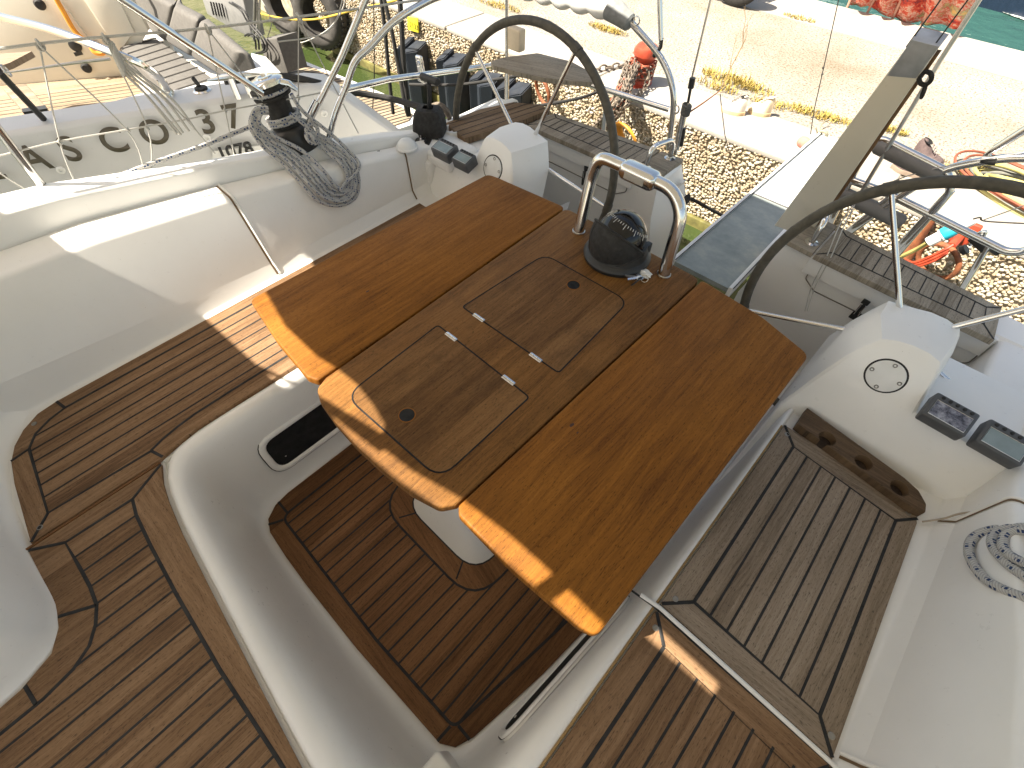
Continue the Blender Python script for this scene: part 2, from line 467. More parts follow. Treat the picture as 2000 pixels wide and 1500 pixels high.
s = N('pebble_stone'); t = s.tex()
vo = s.n('TexVoronoi'); vo.inputs['Scale'].default_value = 28; s.l(t, vo.inputs['Vector'])
hs = s.n('SeparateColor'); s.l(vo.outputs['Color'], hs.inputs[0])
c = s.ramp(hs.outputs[0], [(0, (.26, .20, .13)), (.35, (.37, .31, .22)), (.7, (.44, .39, .30)), (1, (.50, .47, .41))])
c = s.mix(s.ramp(s.noise(t, 40, 3), [(.4, 0.0), (.8, .4)]), c, (.30, .22, .13))
s.bump(s.noise(t, 120, 3), .4, .003)
s.b.inputs['Specular IOR Level'].default_value = .15
M['pebble'] = s.set(c, .95)
M['mortar'] = plain('pebble_mortar', (.38, .33, .24), .95, var=.35, scale=20, bump=.5, bscale=120)
M['weedwall'] = plain('algae_wall', (.12, .11, .03), .8, var=.5, scale=12, bump=.5, bscale=80)
bm = bmesh.new(); quad(bm, (-60, YQ + .0, ZQ), (60, YQ, ZQ), (60, YQ2, ZQ), (-60, YQ2, ZQ))
struct('quay_top', bm, M['quaytop'])
bm = bmesh.new()
box(bm, (0, (YQ + YQ2) / 2, (ZQ - 3) / 2 - .003), (120, YQ2 - YQ - .02, ZQ + 3 - .006))
struct('quay_body', bm, M['mortar'])
bm = bmesh.new(); box(bm, (0, YQ2 - .33, ZQ - .1), (120, .70, .212)); struct('far_kerb', bm, M['kerb'])
bm = bmesh.new()      # near slab strip, paler, with joint
for x0, x1 in ((-60, -3.9), (-3.88, -2.31), (-2.29, -.15), (-.13, 1.7), (1.72, 60)):
    box(bm, ((x0 + x1) / 2, YQ + .243, ZQ - .012), (x1 - x0, .50, .042), bev=.012)
struct('near_kerb', bm, M['kerb'])
bm = bmesh.new()      # algae band at the waterline
box(bm, (0, YQ - .012, ZW + .01), (120, .04, .13), bev=.01); struct('algae_band', bm, M['weedwall'])
# pebbles cast into the quay face: rounded stones, one skin of the wall
rnd = random.Random(3)
bm = bmesh.new()
ico = bmesh.new(); bmesh.ops.create_icosphere(ico, subdivisions=1, radius=1); ico.verts.ensure_lookup_table()
iv = [v.co.copy() for v in ico.verts]; ifc = [[v.index for v in f.verts] for f in ico.faces]; ico.free()
verts = []; faces = []
x = -6.4
while x < 1.3:
    z = ZW + .08
    while z < ZQ - .022:
        jx, jz = rnd.uniform(-.010, .010), rnd.uniform(-.010, .010)
        a, b, d = rnd.uniform(.009, .0155), rnd.uniform(.0075, .012), rnd.uniform(.005, .0095)
        rot = Matrix.Rotation(rnd.uniform(-.6, .6), 3, 'Y'); base = len(verts)
        for v in iv:
            v = v * rnd.uniform(.82, 1.16)
            q = rot @ V((v.x * a, v.y * d, v.z * b)); verts.append((x + jx + q.x, YQ - .002 + q.y, z + jz + q.z))
        faces += [[base + i for i in f] for f in ifc]
        z += .0188
    x += .0222
me = bpy.data.meshes.new('quay_wall_pebbles'); me.from_pydata(verts, [], faces); me.materials.append(M['pebble'])
o = bpy.data.objects.new('quay_wall', me); sc.collection.objects.link(o); finish(o, ang=180); o['kind'] = 'structure'

# ============================================================ our yacht
yacht = thing('sailing_yacht', 'white sailing yacht with teak cockpit, seen from aboard, moored stern to the quay', 'sailing yacht', (-.6, 0, -.8))
def mx(x): return -1.2 - x
def MP(P, m): return [V((mx(p[0]), p[1], p[2])) for p in P] if m else [V(p) for p in P]

# --- coamings: bench side to gunwale, lofted along the boat
ST = [ # y, crease z, back top z, gunwale z, x back in, x back out, x gun in, x gun out
    (-2.2, .56, .83, 1.0, -1.94, -2.09, -2.12, -2.34),
    (-1.2, .555, .81, .95, -1.93, -2.07, -2.10, -2.29),
    (-.46, .545, .785, .90, -1.918, -2.055, -2.075, -2.235),
    (.05, .50, .768, .860, -1.910, -2.035, -2.050, -2.180),
    (.50, .47, .722, .797, -1.898, -2.005, -2.015, -2.085),
    (.85, .465, .695, .752, -1.865, -1.945, -1.955, -2.030),
    (1.25, .465, .648, .690, -1.80, -1.865, -1.885, -1.955),
    (1.5, .465, .612, .622, -1.80, -1.86, -1.90, -1.95),
    (1.95, .465, .58, .59, -1.80, -1.86, -1.90, -1.95),
    (2.45, .465, .56, .57, -1.78, -1.82, -1.86, -1.90)]
def coam(i, y=None):
    s = ST[i]; return s
def coam_at(y):
    for a, b in zip(ST, ST[1:]):
        if a[0] <= y <= b[0]:
            t = (y - a[0]) / (b[0] - a[0]); return tuple(p + (q - p) * t for p, q in zip(a, b))
    return ST[0] if y < ST[0][0] else ST[-1]
def coam_prof(y):
    _, zc, zb, zg, xbi, xbo, xgi, xgo = coam_at(y)
    P = [(-1.70, y, .416), (-1.764, y, .4235), (-1.792, y, zc), (xbi, y, zb), (xbo, y, zb + .006), (xbo - .003, y, zb - .014), (xgi + .004, y, zb - .014), (xgi, y, zg), (xgo, y, zg - .002), (xgo - .02, y, zg - .03), (xgo - .03, y, zg - .5), (xgo + .05, y, -1.0)]
    return fillet(P, [0, .016, .010, .026, .008, .004, .004, .014, .012, .02, .1, 0], 5)
ys = [-2.2, -1.6, -1.2, -.8, -.46, -.2, .05, .3, .5, .7, .85, 1.05, 1.25, 1.5, 1.8, 1.95, 2.10]
for m in (0, 1):
    bm = bmesh.new(); loft(bm, [MP(coam_prof(y), m) for y in ys])
    c_ = obj('coaming', bm, M['gel'], yacht, ang=50)
    for yy in (.50, 1.25):
        bm = bmesh.new(); P = MP(coam_prof(yy)[6:30], m)
        # seam follows the surface; drawn as a sunk dark line with a pale lip
        rows = [[bm.verts.new(p + V((0, dy, dz))) for p in P] for dy, dz in ((-.0035, .0012), (.0035, .0012))]
        for i in range(len(P) - 1): bm.faces.new((rows[0][i], rows[0][i + 1], rows[1][i + 1], rows[1][i]))
        sgn = -1 if m else 1
        bmesh.ops.translate(bm, vec=(.0018 * sgn, 0, 0), verts=bm.verts)
        obj('lid_seam', bm, plain('tan_seam', (.16, .10, .05), .7), c_, recalc=False)
        bm = bmesh.new(); tube(bm, [p + V((.001 * sgn, .011, .0005)) for p in P], .0045, 6, uv=False); obj('lid_lip', bm, M['gel'], c_)
    if m == 0:
        for (a, b) in (((467, 349), (487, 345)), ((720, 300), (742, 296))):
            bm = bmesh.new(); zz = .715 if a[0] < 500 else .66
            tube(bm, [U(*a, zz), U(*b, zz)], .005, 6); obj('lid_hinge', bm, M['black'], c_)
# nonslip top of the coaming is part of the moulding; corner block of the cabin, forward left
bm = bmesh.new()
prof = [(-1.262, -.575), (-1.15, -.571), (-1.05, -.570), (-.985, -.585), (-.94, -.615), (-.91, -.69), (-.90, -.78), (-.895, -1.0), (-.895, -2.2)]
prof = [(p.x, p.y) for p in spline([V((*p, 0)) for p in prof], 5)]
def corner(sc_, z, o): return [V((p[0] - o * (.5 + .3 * i / len(prof)), p[1] - o * .6 * (1 - .7 * i / len(prof)), z)) for i, p in enumerate(prof)]
rows = [corner(1, .41, -.006), corner(1, .425, .012), corner(1, .46, .03), corner(1, .80, .085), corner(1, .98, .12), corner(1, 1.0, .15), corner(1, 1.0, .6)]
# extend left end so it meets the coaming
rows = [[V((-1.60 - .06 * k, -.53 - .02 * k, r[0].z)), V((-1.45 - .02 * k, -.565 - .02 * k, r[0].z))] + r for k, r in enumerate(rows)]
rows = [[V((-1.72 - .03 * k, -.44 - .01 * k, r[0].z))] + r for k, r in enumerate(rows)]
rows = [[V((-1.80 - .03 * k, -.30 , r[0].z - (.0 if k else 0)))] + r for k, r in enumerate(rows)]
loft(bm, rows); bmesh.ops.subdivide_edges(bm, edges=bm.edges[:], cuts=1, smooth=.6, use_grid_fill=True)
obj('cabin_corner', bm, M['gel'], yacht, ang=60)

# --- bench insides and sill down to the sole
top = [(-1.285, 1.42), (-1.285, .6), (-1.287, .26), (-1.293, .03), (-1.29, -.10), (-1.275, -.17), (-1.24, -.205), (-1.19, -.228), (-1.12, -.245), (-1.0, -.262), (-.758, -.284), (-.5, -.306), (-.29, -.322), (-.12, -.325), (0.0, -.30), (.065, -.24), (.092, -.14), (.094, 0), (.094, .25), (.095, .6), (.095, 1.34)]
bot = [(-1.165, 1.42), (-1.165, .6), (-1.163, .3), (-1.162, .06), (-1.155, -.03), (-1.147, -.065), (-1.13, -.10), (-1.105, -.122), (-1.05, -.136), (-.95, -.142), (-.81, -.145), (-.52, -.145), (-.30, -.136), (-.20, -.130), (-.125, -.122), (-.10, -.10), (-.082, -.06), (-.068, .02), (-.035, .22), (.005, .6), (.04, 1.34)]
secs = []
def dense(P, n=4): return [p for p in spline([V((*q, 0)) for q in P], n)]
T, B = dense(top), dense(bot)
for a, b in zip(T, B):
    d = b - a
    pr = [(0, .414), (.04, .424), (.14, .428), (.26, .426), (.36, .412), (.44, .385), (.50, .34), (.56, .27), (.63, .18), (.70, .10), (.78, .045), (.88, .012), (1.0, .000), (1.15, -.004)]
    secs.append([V((a.x + d.x * h, a.y + d.y * h, z)) for h, z in pr])
bm = bmesh.new(); loft(bm, secs); well = obj('cockpit_well', bm, M['gel'], yacht, ang=60)
# flat pan under the teaks so nothing is hollow
bm = bmesh.new()
prism(bm, xy([(-1.76, -.45), (-1.62, -.56), (-1.27, -.60), (-1.275, -.17), (-1.293, .0), (-1.285, 1.42), (-1.76, 1.42)], .414), (0, 0, -.02))
prism(bm, xy([(.092, -2.2), (.80, -2.2), (.80, 1.34), (.095, 1.34), (.094, 0)], .4135), (0, 0, -.02))
prism(bm, xy([(-1.30, -2.2), (.092, -2.2), (.092, -.14), (.0, -.30), (-.12, -.325), (-.758, -.284), (-1.19, -.228), (-1.30, -.2)], .4125), (0, 0, -.02))
obj('bench_moulding', bm, M['gel'], yacht)
bm = bmesh.new(); box(bm, (-.56, .80, -.03), (1.5, 2.5, .04)); obj('well_floor', bm, M['gel'], yacht)
bm = bmesh.new(); box(bm, (-.60, -.2, -.55), (2.5, 4.4, .98), bev=.05); obj('hull', bm, M['gel'], yacht)
# small block at the forward corner of the well
bm = bmesh.new(); box(bm, (-.075, -.175, .12), (.085, .11, .26), bev=.012)
obj('corner_step', bm, M['gel'], yacht)
bm = bmesh.new(); lathe(bm, [(0, .004), (.026, .004), (.03, 0)], (-.08, -.185, .25)); obj('socket_rim', bm, M['void'], yacht)

# --- teak laid panels
o_ = [(-1.27, 1.24), (-1.735, 1.24), (-1.735, -.35), (-1.725, -.41), (-1.69, -.462), (-1.645, -.50), (-1.59, -.525), (-1.50, -.542), (-1.27, -.568), (-1.27, -.21), (-1.285, -.15), (-1.297, -.08), (-1.296, .05), (-1.292, .3)]
in_ = [(-1.685, 1.30), (-1.685, -.34), (-1.672, -.39), (-1.645, -.44), (-1.60, -.472), (-1.33, -.505), (-1.33, 1.30)]
ln = [((-1.637 + .0492 * k, -.6), (-1.637 + .0492 * k, 1.24)) for k in range(6)]
curveC = [(-1.32, -.215), (-1.335, -.17), (-1.345, -.12), (-1.352, -.06), (-1.354, .06), (-1.35, 1.24)]
teakpanel('bench_teak', o_, in_, ln, .43, M['teak_deck'], yacht,
          [[(-1.685, 1.24), (-1.685, -.34), (-1.672, -.39), (-1.645, -.44), (-1.60, -.472), (-1.33, -.505), (-1.318, -.215)],
           [(-1.33, -.505), (-1.272, -.566)], [(-1.60, -.472), (-1.592, -.524)], [(-1.685, -.34), (-1.733, -.35)], curveC, [(-1.318, -.215), (-1.272, -.20)], [(-1.375, -.44), (-1.35, .1)][:0]],
          cross=[[(-1.60, -.475), (-1.33, -.508), (-1.273, -.565), (-1.50, -.54), (-1.592, -.522)]])
screws([(-1.69, -.43), (-1.30, -.535)], .43, yacht)
# bridge deck / companionway teak, forward
sill = [(-1.254, -.215), (-1.19, -.240), (-1.12, -.255), (-1.0, -.272), (-.758, -.294), (-.5, -.317), (-.29, -.334), (-.12, -.337), (.0, -.33), (.07, -.40), (.08, -.6), (.08, -2.2)]
o_ = sill + [(-.895, -2.2), (-.895, -.79), (-.905, -.70), (-.935, -.625), (-.985, -.592), (-1.05, -.578), (-1.255, -.580)]
bl = [(-1.198, -.322), (-1.14, -.335), (-1.02, -.345), (-.85, -.354), (-.6, -.361), (-.35, -.358), (-.1, -.360), (.0, -.40), (.01, -2.2)]
lc = [(-1.198, -.322), (-1.203, -.502), (-1.10, -.500), (-1.03, -.500), (-.97, -.506), (-.925, -.525), (-.885, -.555), (-.86, -.60), (-.846, -.67), (-.842, -.80), (-.842, -2.2)]
in_ = bl + lc[::-1]
ln = [((-1.141 + .0558 * k, -2.2), (-1.141 + .0558 * k, -.30)) for k in range(20)]
teakpanel('bridge_deck_teak', o_, in_, ln, .43, M['teak_deck'], yacht,
          [bl[:-2], lc, [(-1.25, -.216), (-1.198, -.322)], [(-1.203, -.502), (-1.252, -.578)], [(-1.012, -.583), (-.97, -.506)], [(-.906, -.69), (-.846, -.685)]],
          cross=[[(-1.198, -.320), (-1.14, -.333), (-1.02, -.343), (-.85, -.352), (-.6, -.359), (-.35, -.356), (-.1, -.358), (-.1, -.336), (-.29, -.331), (-.5, -.314), (-.758, -.291), (-1.0, -.269), (-1.12, -.252), (-1.19, -.237), (-1.248, -.217)]])
bm = bmesh.new(); tube(bm, xy([(-1.262, -.585), (-1.262, -.215)], .425), .005, 6); obj('seat_lip', bm, M['teak_sole'], yacht)
# right bench: aft lid and forward lid
o_ = [(.096, .498), (.557, .484), (.540, .85), (.524, 1.20), (.512, 1.235), (.48, 1.248), (.094, 1.255)]
in_ = [(.158, .562), (.503, .545), (.475, 1.165), (.150, 1.195)]
ln = [((.158 + .0493 * k, .50), (.150 + .0464 * k, 1.25)) for k in range(8)]
rb = teakpanel('bench_teak', o_, in_, ln, .432, M['teak_grey'], yacht,
          [in_ + [in_[0]], [(.098, .50), (.158, .562)], [(.555, .487), (.503, .545)], [(.475, 1.165), (.52, 1.215)], [(.150, 1.195), (.095, 1.253)]],
          cross=[[(.100, .499), (.553, .486), (.503, .543), (.158, .560)], [(.150, 1.197), (.475, 1.167), (.515, 1.215), (.48, 1.245), (.097, 1.253)]])
rb['label'] = 'weathered grey teak bench lid with three-hole ledge behind it'
screws([(.118, .535), (.538, .525), (.115, 1.225), (.495, 1.215)], .432, yacht)
o_ = [(.092, -2.2), (.575, -2.2), (.568, .4), (.56, .470), (.096, .478)]
ln = [((.157 + .0488 * k, -2.2), (.157 + .0488 * k, .415)) for k in range(8)]
rf = teakpanel('bench_teak', o_, None, ln, .431, M['teak_deck'], yacht,
          [[(.157, -2.2), (.158, .418), (.515, .404), (.515, -2.2)], [(.099, .475), (.158, .418)], [(.557, .467), (.515, .404)]],
          cross=[[(.101, .476), (.555, .469), (.515, .406), (.158, .420)]])
screws([(.118, .44)], .431, yacht)
bm = bmesh.new(); tube(bm, xy([(.045, .482), (.10, .4895), (.3, .485), (.56, .477), (.62, .475)], .4285), .0065, 8); obj('lid_lip', bm, M['gel'], yacht)
bm = bmesh.new(); ribbon(bm, xy([(.02, .474), (.09, .4815), (.3, .4765), (.56, .469), (.60, .467)], .4292), .006); obj('lid_gap', bm, M['caulk'], yacht)
bm = bmesh.new(); tube(bm, [V((.088, y, .426)) for y in (-1.0, 0, .5, 1.25)], .0035, 6); obj('glue_line', bm, plain('amber_sealant', (.30, .19, .07), .6), yacht)
# sole
o_ = [(-1.16, 2.04), (-1.16, .0), (-1.15, -.06), (-1.12, -.108), (-1.07, -.13), (-.95, -.139), (-.81, -.143), (-.52, -.142), (-.14, -.125), (-.10, -.10), (-.078, -.047), (-.066, .02), (-.033, .22), (.005, .6), (.03, 2.04)]
inr = fillet([V((-1.09, 2.03, 0)), V((-1.088, -.068, 0)), V((-.5, -.083, 0)), V((-.137, -.070, 0)), V((-.06, .5, 0)), V((-.04, 2.03, 0))], [0, .035, 0, .03, 0, 0], 5)
in_ = [(p.x, p.y) for p in inr]
ln = [((-1.050 + .0508 * k, -.1), (-1.050 + .0508 * k, 2.3)) for k in range(20)]
teakpanel('sole_teak', o_, in_, ln, .008, M['teak_sole'], yacht,
          [in_, [(-1.088, -.045), (-1.152, -.045)], [(-1.075, -.07), (-1.10, -.118)], [(-.148, -.075), (-.150, -.126)], [(-.132, -.058), (-.082, -.058)]],
          cross=[[(-1.07, -.128), (-.95, -.137), (-.81, -.141), (-.52, -.14), (-.16, -.124), (-.16, -.078), (-.5, -.086), (-1.07, -.074)]])
def rrect(x0, x1, y0, y1, r, n=6): return [(p.x, p.y) for p in fillet([V((x0, y0, 0)), V((x1, y0, 0)), V((x1, y1, 0)), V((x0, y1, 0))], r, n, True)]
ro, ri = rrect(-.872, -.335, .213, 1.02, .135), rrect(-.800, -.405, .285, .94, .10)
bm = bmesh.new(); loft(bm, [xy(ro + ro[:1], .0105), xy(ri + ri[:1], .0105)]); planar_uv(bm, (1, .2, 0), (.2, 1, 0))
rg = obj('pedestal_margin_boards', bm, M['teak_sole'], yacht)
bm = bmesh.new(); ribbon(bm, xy(ro, .0108), .008, closed=True); ribbon(bm, xy(ri, .0108), .008, closed=True)
for a, b in (((-.735, .285), (-.765, .232)), ((-.472, .285), (-.445, .228)), ((-.80, .36), (-.87, .345))): ribbon(bm, xy([a, b], .0108), .006)
obj('caulking', bm, M['caulk'], rg)

# --- locker slots in the bench faces
def slot(cx, yc0, yc1, z0, z1, tilt, sgn, yaw=0):
    n = 8; ym, zm = (yc0 + yc1) / 2, (z0 + z1) / 2
    def ring(g, off):
        P = fillet([V((0, yc0 - g, z0 - g)), V((0, yc1 + g, z0 - g)), V((0, yc1 + g, z1 + g)), V((0, yc0 - g, z1 + g))], .045 + g, 6, True)
        return [V((cx + sgn * (-(p.z - zm) * tilt + off) + yaw * (p.y - ym), p.y, p.z)) for p in P]
    bm = bmesh.new(); R = [ring(.024, -.006), ring(.024, .004), ring(.018, .009), ring(.006, .010), ring(0, .004), ring(-.002, -.02)]
    loft(bm, [r + r[:1] for r in R]); fr = obj('locker_frame', bm, M['gel'], yacht, ang=60)
    bm = bmesh.new(); P = ring(.0, .0035); bm.faces.new([bm.verts.new(p) for p in P]); obj('locker_opening', bm, M['void'], fr)  # flat black plate in place of a recess lying in shade
    bm = bmesh.new(); P = ring(.0255, .0022); ribbon(bm, P, .004, .0004, (1, 0, 0), closed=True); obj('frame_gap', bm, M['caulk'], fr)
    for yy in (yc0 + .04, yc1 - .05):
        bm = bmesh.new(); lathe(bm, [(0, .006), (.004, .005), (.005, 0)], (cx + sgn * .006 + yaw * (yy - ym), yy, z0 + .035), (sgn, 0, 0), 12); obj('screw', bm, M['steel_dull'], fr)
slot(-1.205, .035, .50, .125, .265, .22, 1)
slot(.004, .03, .50, .115, .255, .14, -1, .074)

# --- after bulkheads with the pedestal pods (right one measured, left mirrored)
F = [(.04, 1.172, 0), (.045, 1.34, .42), (.052, 1.35, .445), (.078, 1.39, .545), (.107, 1.429, .641), (.130, 1.447, .69), (.154, 1.464, .729), (.188, 1.469, .742), (.224, 1.472, .749), (.268, 1.472, .750), (.304, 1.469, .742), (.318, 1.462, .722), (.326, 1.451, .690), (.337, 1.43, .64), (.349, 1.409, .597), (.362, 1.405, .592), (.50, 1.405, .592), (.63, 1.405, .595), (.80, 1.405, .60), (.80, 1.172, 0)]
def yF(p): return 1.34 + .4 * (p[2] - .42) if p[2] > .05 else 1.172
for m in (0, 1):
    m = 1 - m
    Fp = [V(p) for p in F]
    sh = []
    for i, p in enumerate(Fp):      # back outline: pod swells, then runs back to the wheel
        if 2 <= i <= 14:
            k = min(1, (p.z - .44) / .2) if p.z > .44 else 0
            sh.append(V((p.x + (-.040 if i < 7 else (.0 if i < 10 else .006)) * k - (.0 if i >= 8 else 0), p.y + .095, p.z + (.0 if i < 6 else .006) + .004)))
        else: sh.append(V((p.x, p.y + .02 if i >= 15 else p.y + .095, p.z + (.006 if 15 <= i <= 18 else 0))))
    back = [V((p.x, (p.y + .10 if 2 <= i <= 14 else p.y + .35), (p.z - .012) if i < 15 or i > 18 else p.z - .02)) for i, p in enumerate(sh)]
    mid0 = [a.lerp(b, .12) + V((0, -.0, .0)) for a, b in zip(Fp, sh)]
    front = [p.copy() for p in Fp]
    cen = V((.25, 1.40, .5))
    ins = [p + (cen - p).normalized() * .008 if 1 <= i <= 18 else p for i, p in enumerate(Fp)]
    ins = [V((p.x, 1.34 + .4 * (p.z - .42), p.z)) for p in ins]
    bm = bmesh.new()
    rows = [MP(q, m) for q in (ins, [a + V((0, .006, .002)) for a in Fp])]
    rr = loft(bm, rows); f = bm.faces.new(rr[0])
    r2 = loft(bm, [MP(q[:15], m) for q in ([a + V((0, .006, .002)) for a in Fp], sh, back)]); f2 = bm.faces.new(list(reversed(r2[-1])))
    s0 = [a + V((0, .006, .002)) for a in Fp[14:19]]
    loft(bm, [MP(q, m) for q in (s0, [p + V((0, .02, .004)) for p in s0], [V((p.x, p.y + .33, .585)) for p in s0], [V((p.x, p.y + .34, .0)) for p in s0])])
    s1_ = [V((.349, y_, z_)) for y_, z_ in ((1.43, .60), (1.755, .585), (1.755, .0), (1.43, .0))]; bm.faces.new([bm.verts.new(p) for p in MP(s1_, m)])
    bmesh.ops.triangulate(bm, faces=[f, f2])
    bh = obj('helm_bulkhead', bm, M['gel'], yacht, ang=28)
    # round access plate
    nrm = V((0, -1, .4)).normalized(); c = V((.226, 1.432, .650)); c.x = mx(c.x) if m else c.x
    bm = bmesh.new(); lathe(bm, [(0, .004), (.0485, .004), (.0495, .003), (.050, -.002)], c, nrm, 40); pl = obj('access_plate', bm, M['white'], bh)
    bm = bmesh.new(); lathe(bm, [(.0495, .0008), (.0545, .0008), (.055, .0)], c, nrm, 40); obj('plate_shadow_ring', bm, M['rubber'], pl)  # thin black ring stands in for the shadow around the plate
    q = nrm.to_track_quat('Z', 'Y')
    for k in range(4):
        a = k * math.pi / 2
        bm = bmesh.new(); lathe(bm, [(0, .0030), (.0028, .0038), (.006, .0058), (.0065, .004)], c + q @ V((.040 * math.cos(a), .040 * math.sin(a), 0)), nrm, 14); obj('screw', bm, M['screw'], pl)
    # wooden ledge at the bench end
    if m == 0:
        bm = bmesh.new()
        P = [V(p) for p in ((.118, 1.345, .462), (.44, 1.30, .462), (.485, 1.285, .462), (.515, 1.255, .462), (.522, 1.222, .462), (.490, 1.214, .462), (.12, 1.262, .462))]
        P = fillet(P, [.0, 0, .02, .02, .01, 0, 0], 4, True)
        prism(bm, P, (0, 0, -.036), .004); planar_uv(bm, (1, -.12, 0), (0, 1, 0))
        led = obj('holed_ledge', bm, teak('teak_ledge', (.06, .034, .016), (.125, .078, .04), (.19, .125, .07), .65, .3), yacht)
        for hp in ((1616, 856), (1687, 903), (1757, 953)):
            c2 = U(*hp, .462)
            cut(led, lambda bm_: lathe(bm_, [(0, -.030), (.0255, -.030), (.0265, .01), (0, .01)], c2, seg=32))
            bm = bmesh.new(); lathe(bm, [(.0252, -.0292), (.0, -.0292)], c2, seg=28); obj('hole_bottom', bm, M['hole_floor'], led)
# rounded foot of right bulkhead blending into the coaming
bm = bmesh.new(); P = [U(1800, 1020, .43), U(1840, 1014, .445), U(1870, 1005, .48), U(1905, 1001, .52), U(1960, 1001, .58), U(2010, 1002, .62)]
tube(bm, [p + V((0, 0, .004)) for p in spline(P, 6)], .0028, 6); obj('moulding_seam', bm, plain('seam_tan', (.40, .34, .26), .6), yacht)
# --- helm seats, transom
def helmseat(m):
    r = random.Random(5 + m)
    bm = bmesh.new()   # body: faces front, inboard side sloping, to transom
    x0, x1 = (-.895, -1.86)
    A = [(x0, 1.955), (x0, 2.12), (x0 - .01, 2.175), (x1, 2.085), (x1, 1.955)]
    lo = [(x0 + .05, 1.99), (x0 + .10, 2.16), (x0 + .08, 2.26), (x1, 2.12), (x1, 1.99)]
    rows = [[V((x, y, -.7)) for x, y in lo], [V((x, y, .10)) for x, y in lo], [V((x0 + .01, 1.958, .40)), V((x0 + .03, 2.17, .40)), V((x0 + .04, 2.23, .40)), V((x1, 2.1, .4)), V((x1, 1.958, .4))],
            [V((x, y, .572)) for x, y in A], [V((x + (-.012 if x > -1 else .012), y + (.012 if y < 2 else -.012), .586)) for x, y in A]]
    rows = [MP(q, m) for q in rows]; rr = loft(bm, rows, True); bm.faces.new(rr[-1])
    hs = obj('helm_seat', bm, M['gel_grey'] if False else M['gel'], yacht, ang=30)
    # drop-front locker lid on the seat face
    yF_ = 1.953
    bm = bmesh.new()
    P = [V((-1.045, yF_, .565)), V((-1.045, yF_, .47)), V((-1.10, yF_, .435)), V((-1.65, yF_, .435)), V((-1.665, yF_, .45)), V((-1.665, yF_, .565))]
    P = MP([(p.x, p.y, p.z - .0) for p in fillet(P, .02, 4, True)], m)
    tube(bm, [p + V((0, .0012, 0)) for p in P], .0022, 5, closed=True); obj('lid_seam', bm, plain('seam_brown', (.16, .14, .12), .8), hs)
    bm = bmesh.new()
    P = [V((-1.02, 1.942, .583)), V((-1.02, 1.938, .50)), V((-1.665, 1.938, .50)), V((-1.665, 1.942, .583))]
    P = MP([(p.x, p.y, p.z) for p in P], m)
    prism(bm, P if m else P, (0, .02, 0), .004); obj('seat_lid_front', bm, M['gel'], hs)
    # teak
    tz = .600
    o_ = [(-1.030, 1.932), (-1.030, 2.18), (-1.30, 2.165), (-1.625, 2.12), (-1.645, 1.925)]
    o2 = [(-1.650, 1.905), (-1.632, 2.10), (-1.03, 2.170), (-1.03, 1.925)]
    o2 = o2 if not m else [(mx(x), y) for x, y in o2][::-1]
    mmx = (lambda x: mx(x)) if m else (lambda x: x)
    inn = [(mmx(-1.605), 1.965), (mmx(-1.59), 2.065), (mmx(-1.075), 2.125), (mmx(-1.075), 1.982)]
    ln = [((mmx(-1.56 + .0415 * k), 1.9), (mmx(-1.56 + .0415 * k + .01), 2.2)) for k in range(12)]
    ts = teakpanel('seat_teak', o2, inn, ln, tz, M['teak_pale'], hs.parent, [inn + [inn[0]],
        [(mmx(-1.605), 1.965), (mmx(-1.648), 1.908)], [(mmx(-1.59), 2.065), (mmx(-1.63), 2.098)], [(mmx(-1.075), 2.125), (mmx(-1.032), 2.168)], [(mmx(-1.075), 1.982), (mmx(-1.032), 1.928)]], thick=.022, cw=.005)
    ts['label'] = 'silvered teak helm seat slats'
    o3 = [(-1.022, 1.925), (-1.022, 2.17), (-.905, 2.18), (-.903, 1.935)]
    if not m: o3 = o3[::-1]
    else: o3 = [(mx(x), y) for x, y in o3]
    bm = bmesh.new(); prism(bm, xy(o3, tz), (0, 0, -.02), .004); planar_uv(bm, (1, 0, 0), (0, 1, 0)); obj('seat_end_board', bm, M['teak_pale'], hs.parent)
    # latch
    c = V((mmx(-1.275), 1.934, .475))
    q = Matrix.Rotation(math.radians(4 if m else -4), 3, 'Y')
    bm = bmesh.new(); box(bm, c + V((0, -.002, .030)), (.026, .006, .022), q, .002); box(bm, c + V((0, -.003, -.042)), (.030, .010, .034), q, .003)
    box(bm, c + V((0, -.007, -.004)), (.012, .008, .05), q, .002); lt = obj('latch', bm, M['rubber'], yacht)
    bm = bmesh.new(); tube(bm, [c + V((-.008, -.012, -.03)), c + V((-.008, -.014, .02)), c + V((.008, -.014, .02)), c + V((.008, -.012, -.03))], .0022, 6); obj('latch_wire', bm, M['steel'], lt)
    # grab handle on the end board
    a, b = V((mmx(-.990), 1.985, tz)), V((mmx(-.955), 2.135, tz))
    bm = bmesh.new(); P = fillet([a, a + V((0, .012, .095)), b + V((0, -.004, .095)), b], [0, .05, .05, 0], 7); tube(bm, P, .0115, 12)
    for p in (a, b): lathe(bm, [(.026, 0), (.026, .003), (.013, .006)], p, seg=20)
    obj('grab_handle', bm, M['steel'], yacht)
    if not m:
        s_ = V((-.868, 2.16, .50)); bm = bmesh.new(); box(bm, s_, (.004, .055, .03), Matrix.Rotation(.25, 3, 'Y'), .002); obj('small_plate', bm, M['white'], hs)
        bm = bmesh.new(); lathe(bm, [(.028, 0), (.028, .004), (.0, .004)], U(1340, 390, .42), (1, -.2, .15), 24); obj('round_emblem', bm, M['rubber'], hs)
helmseat(0); helmseat(1)
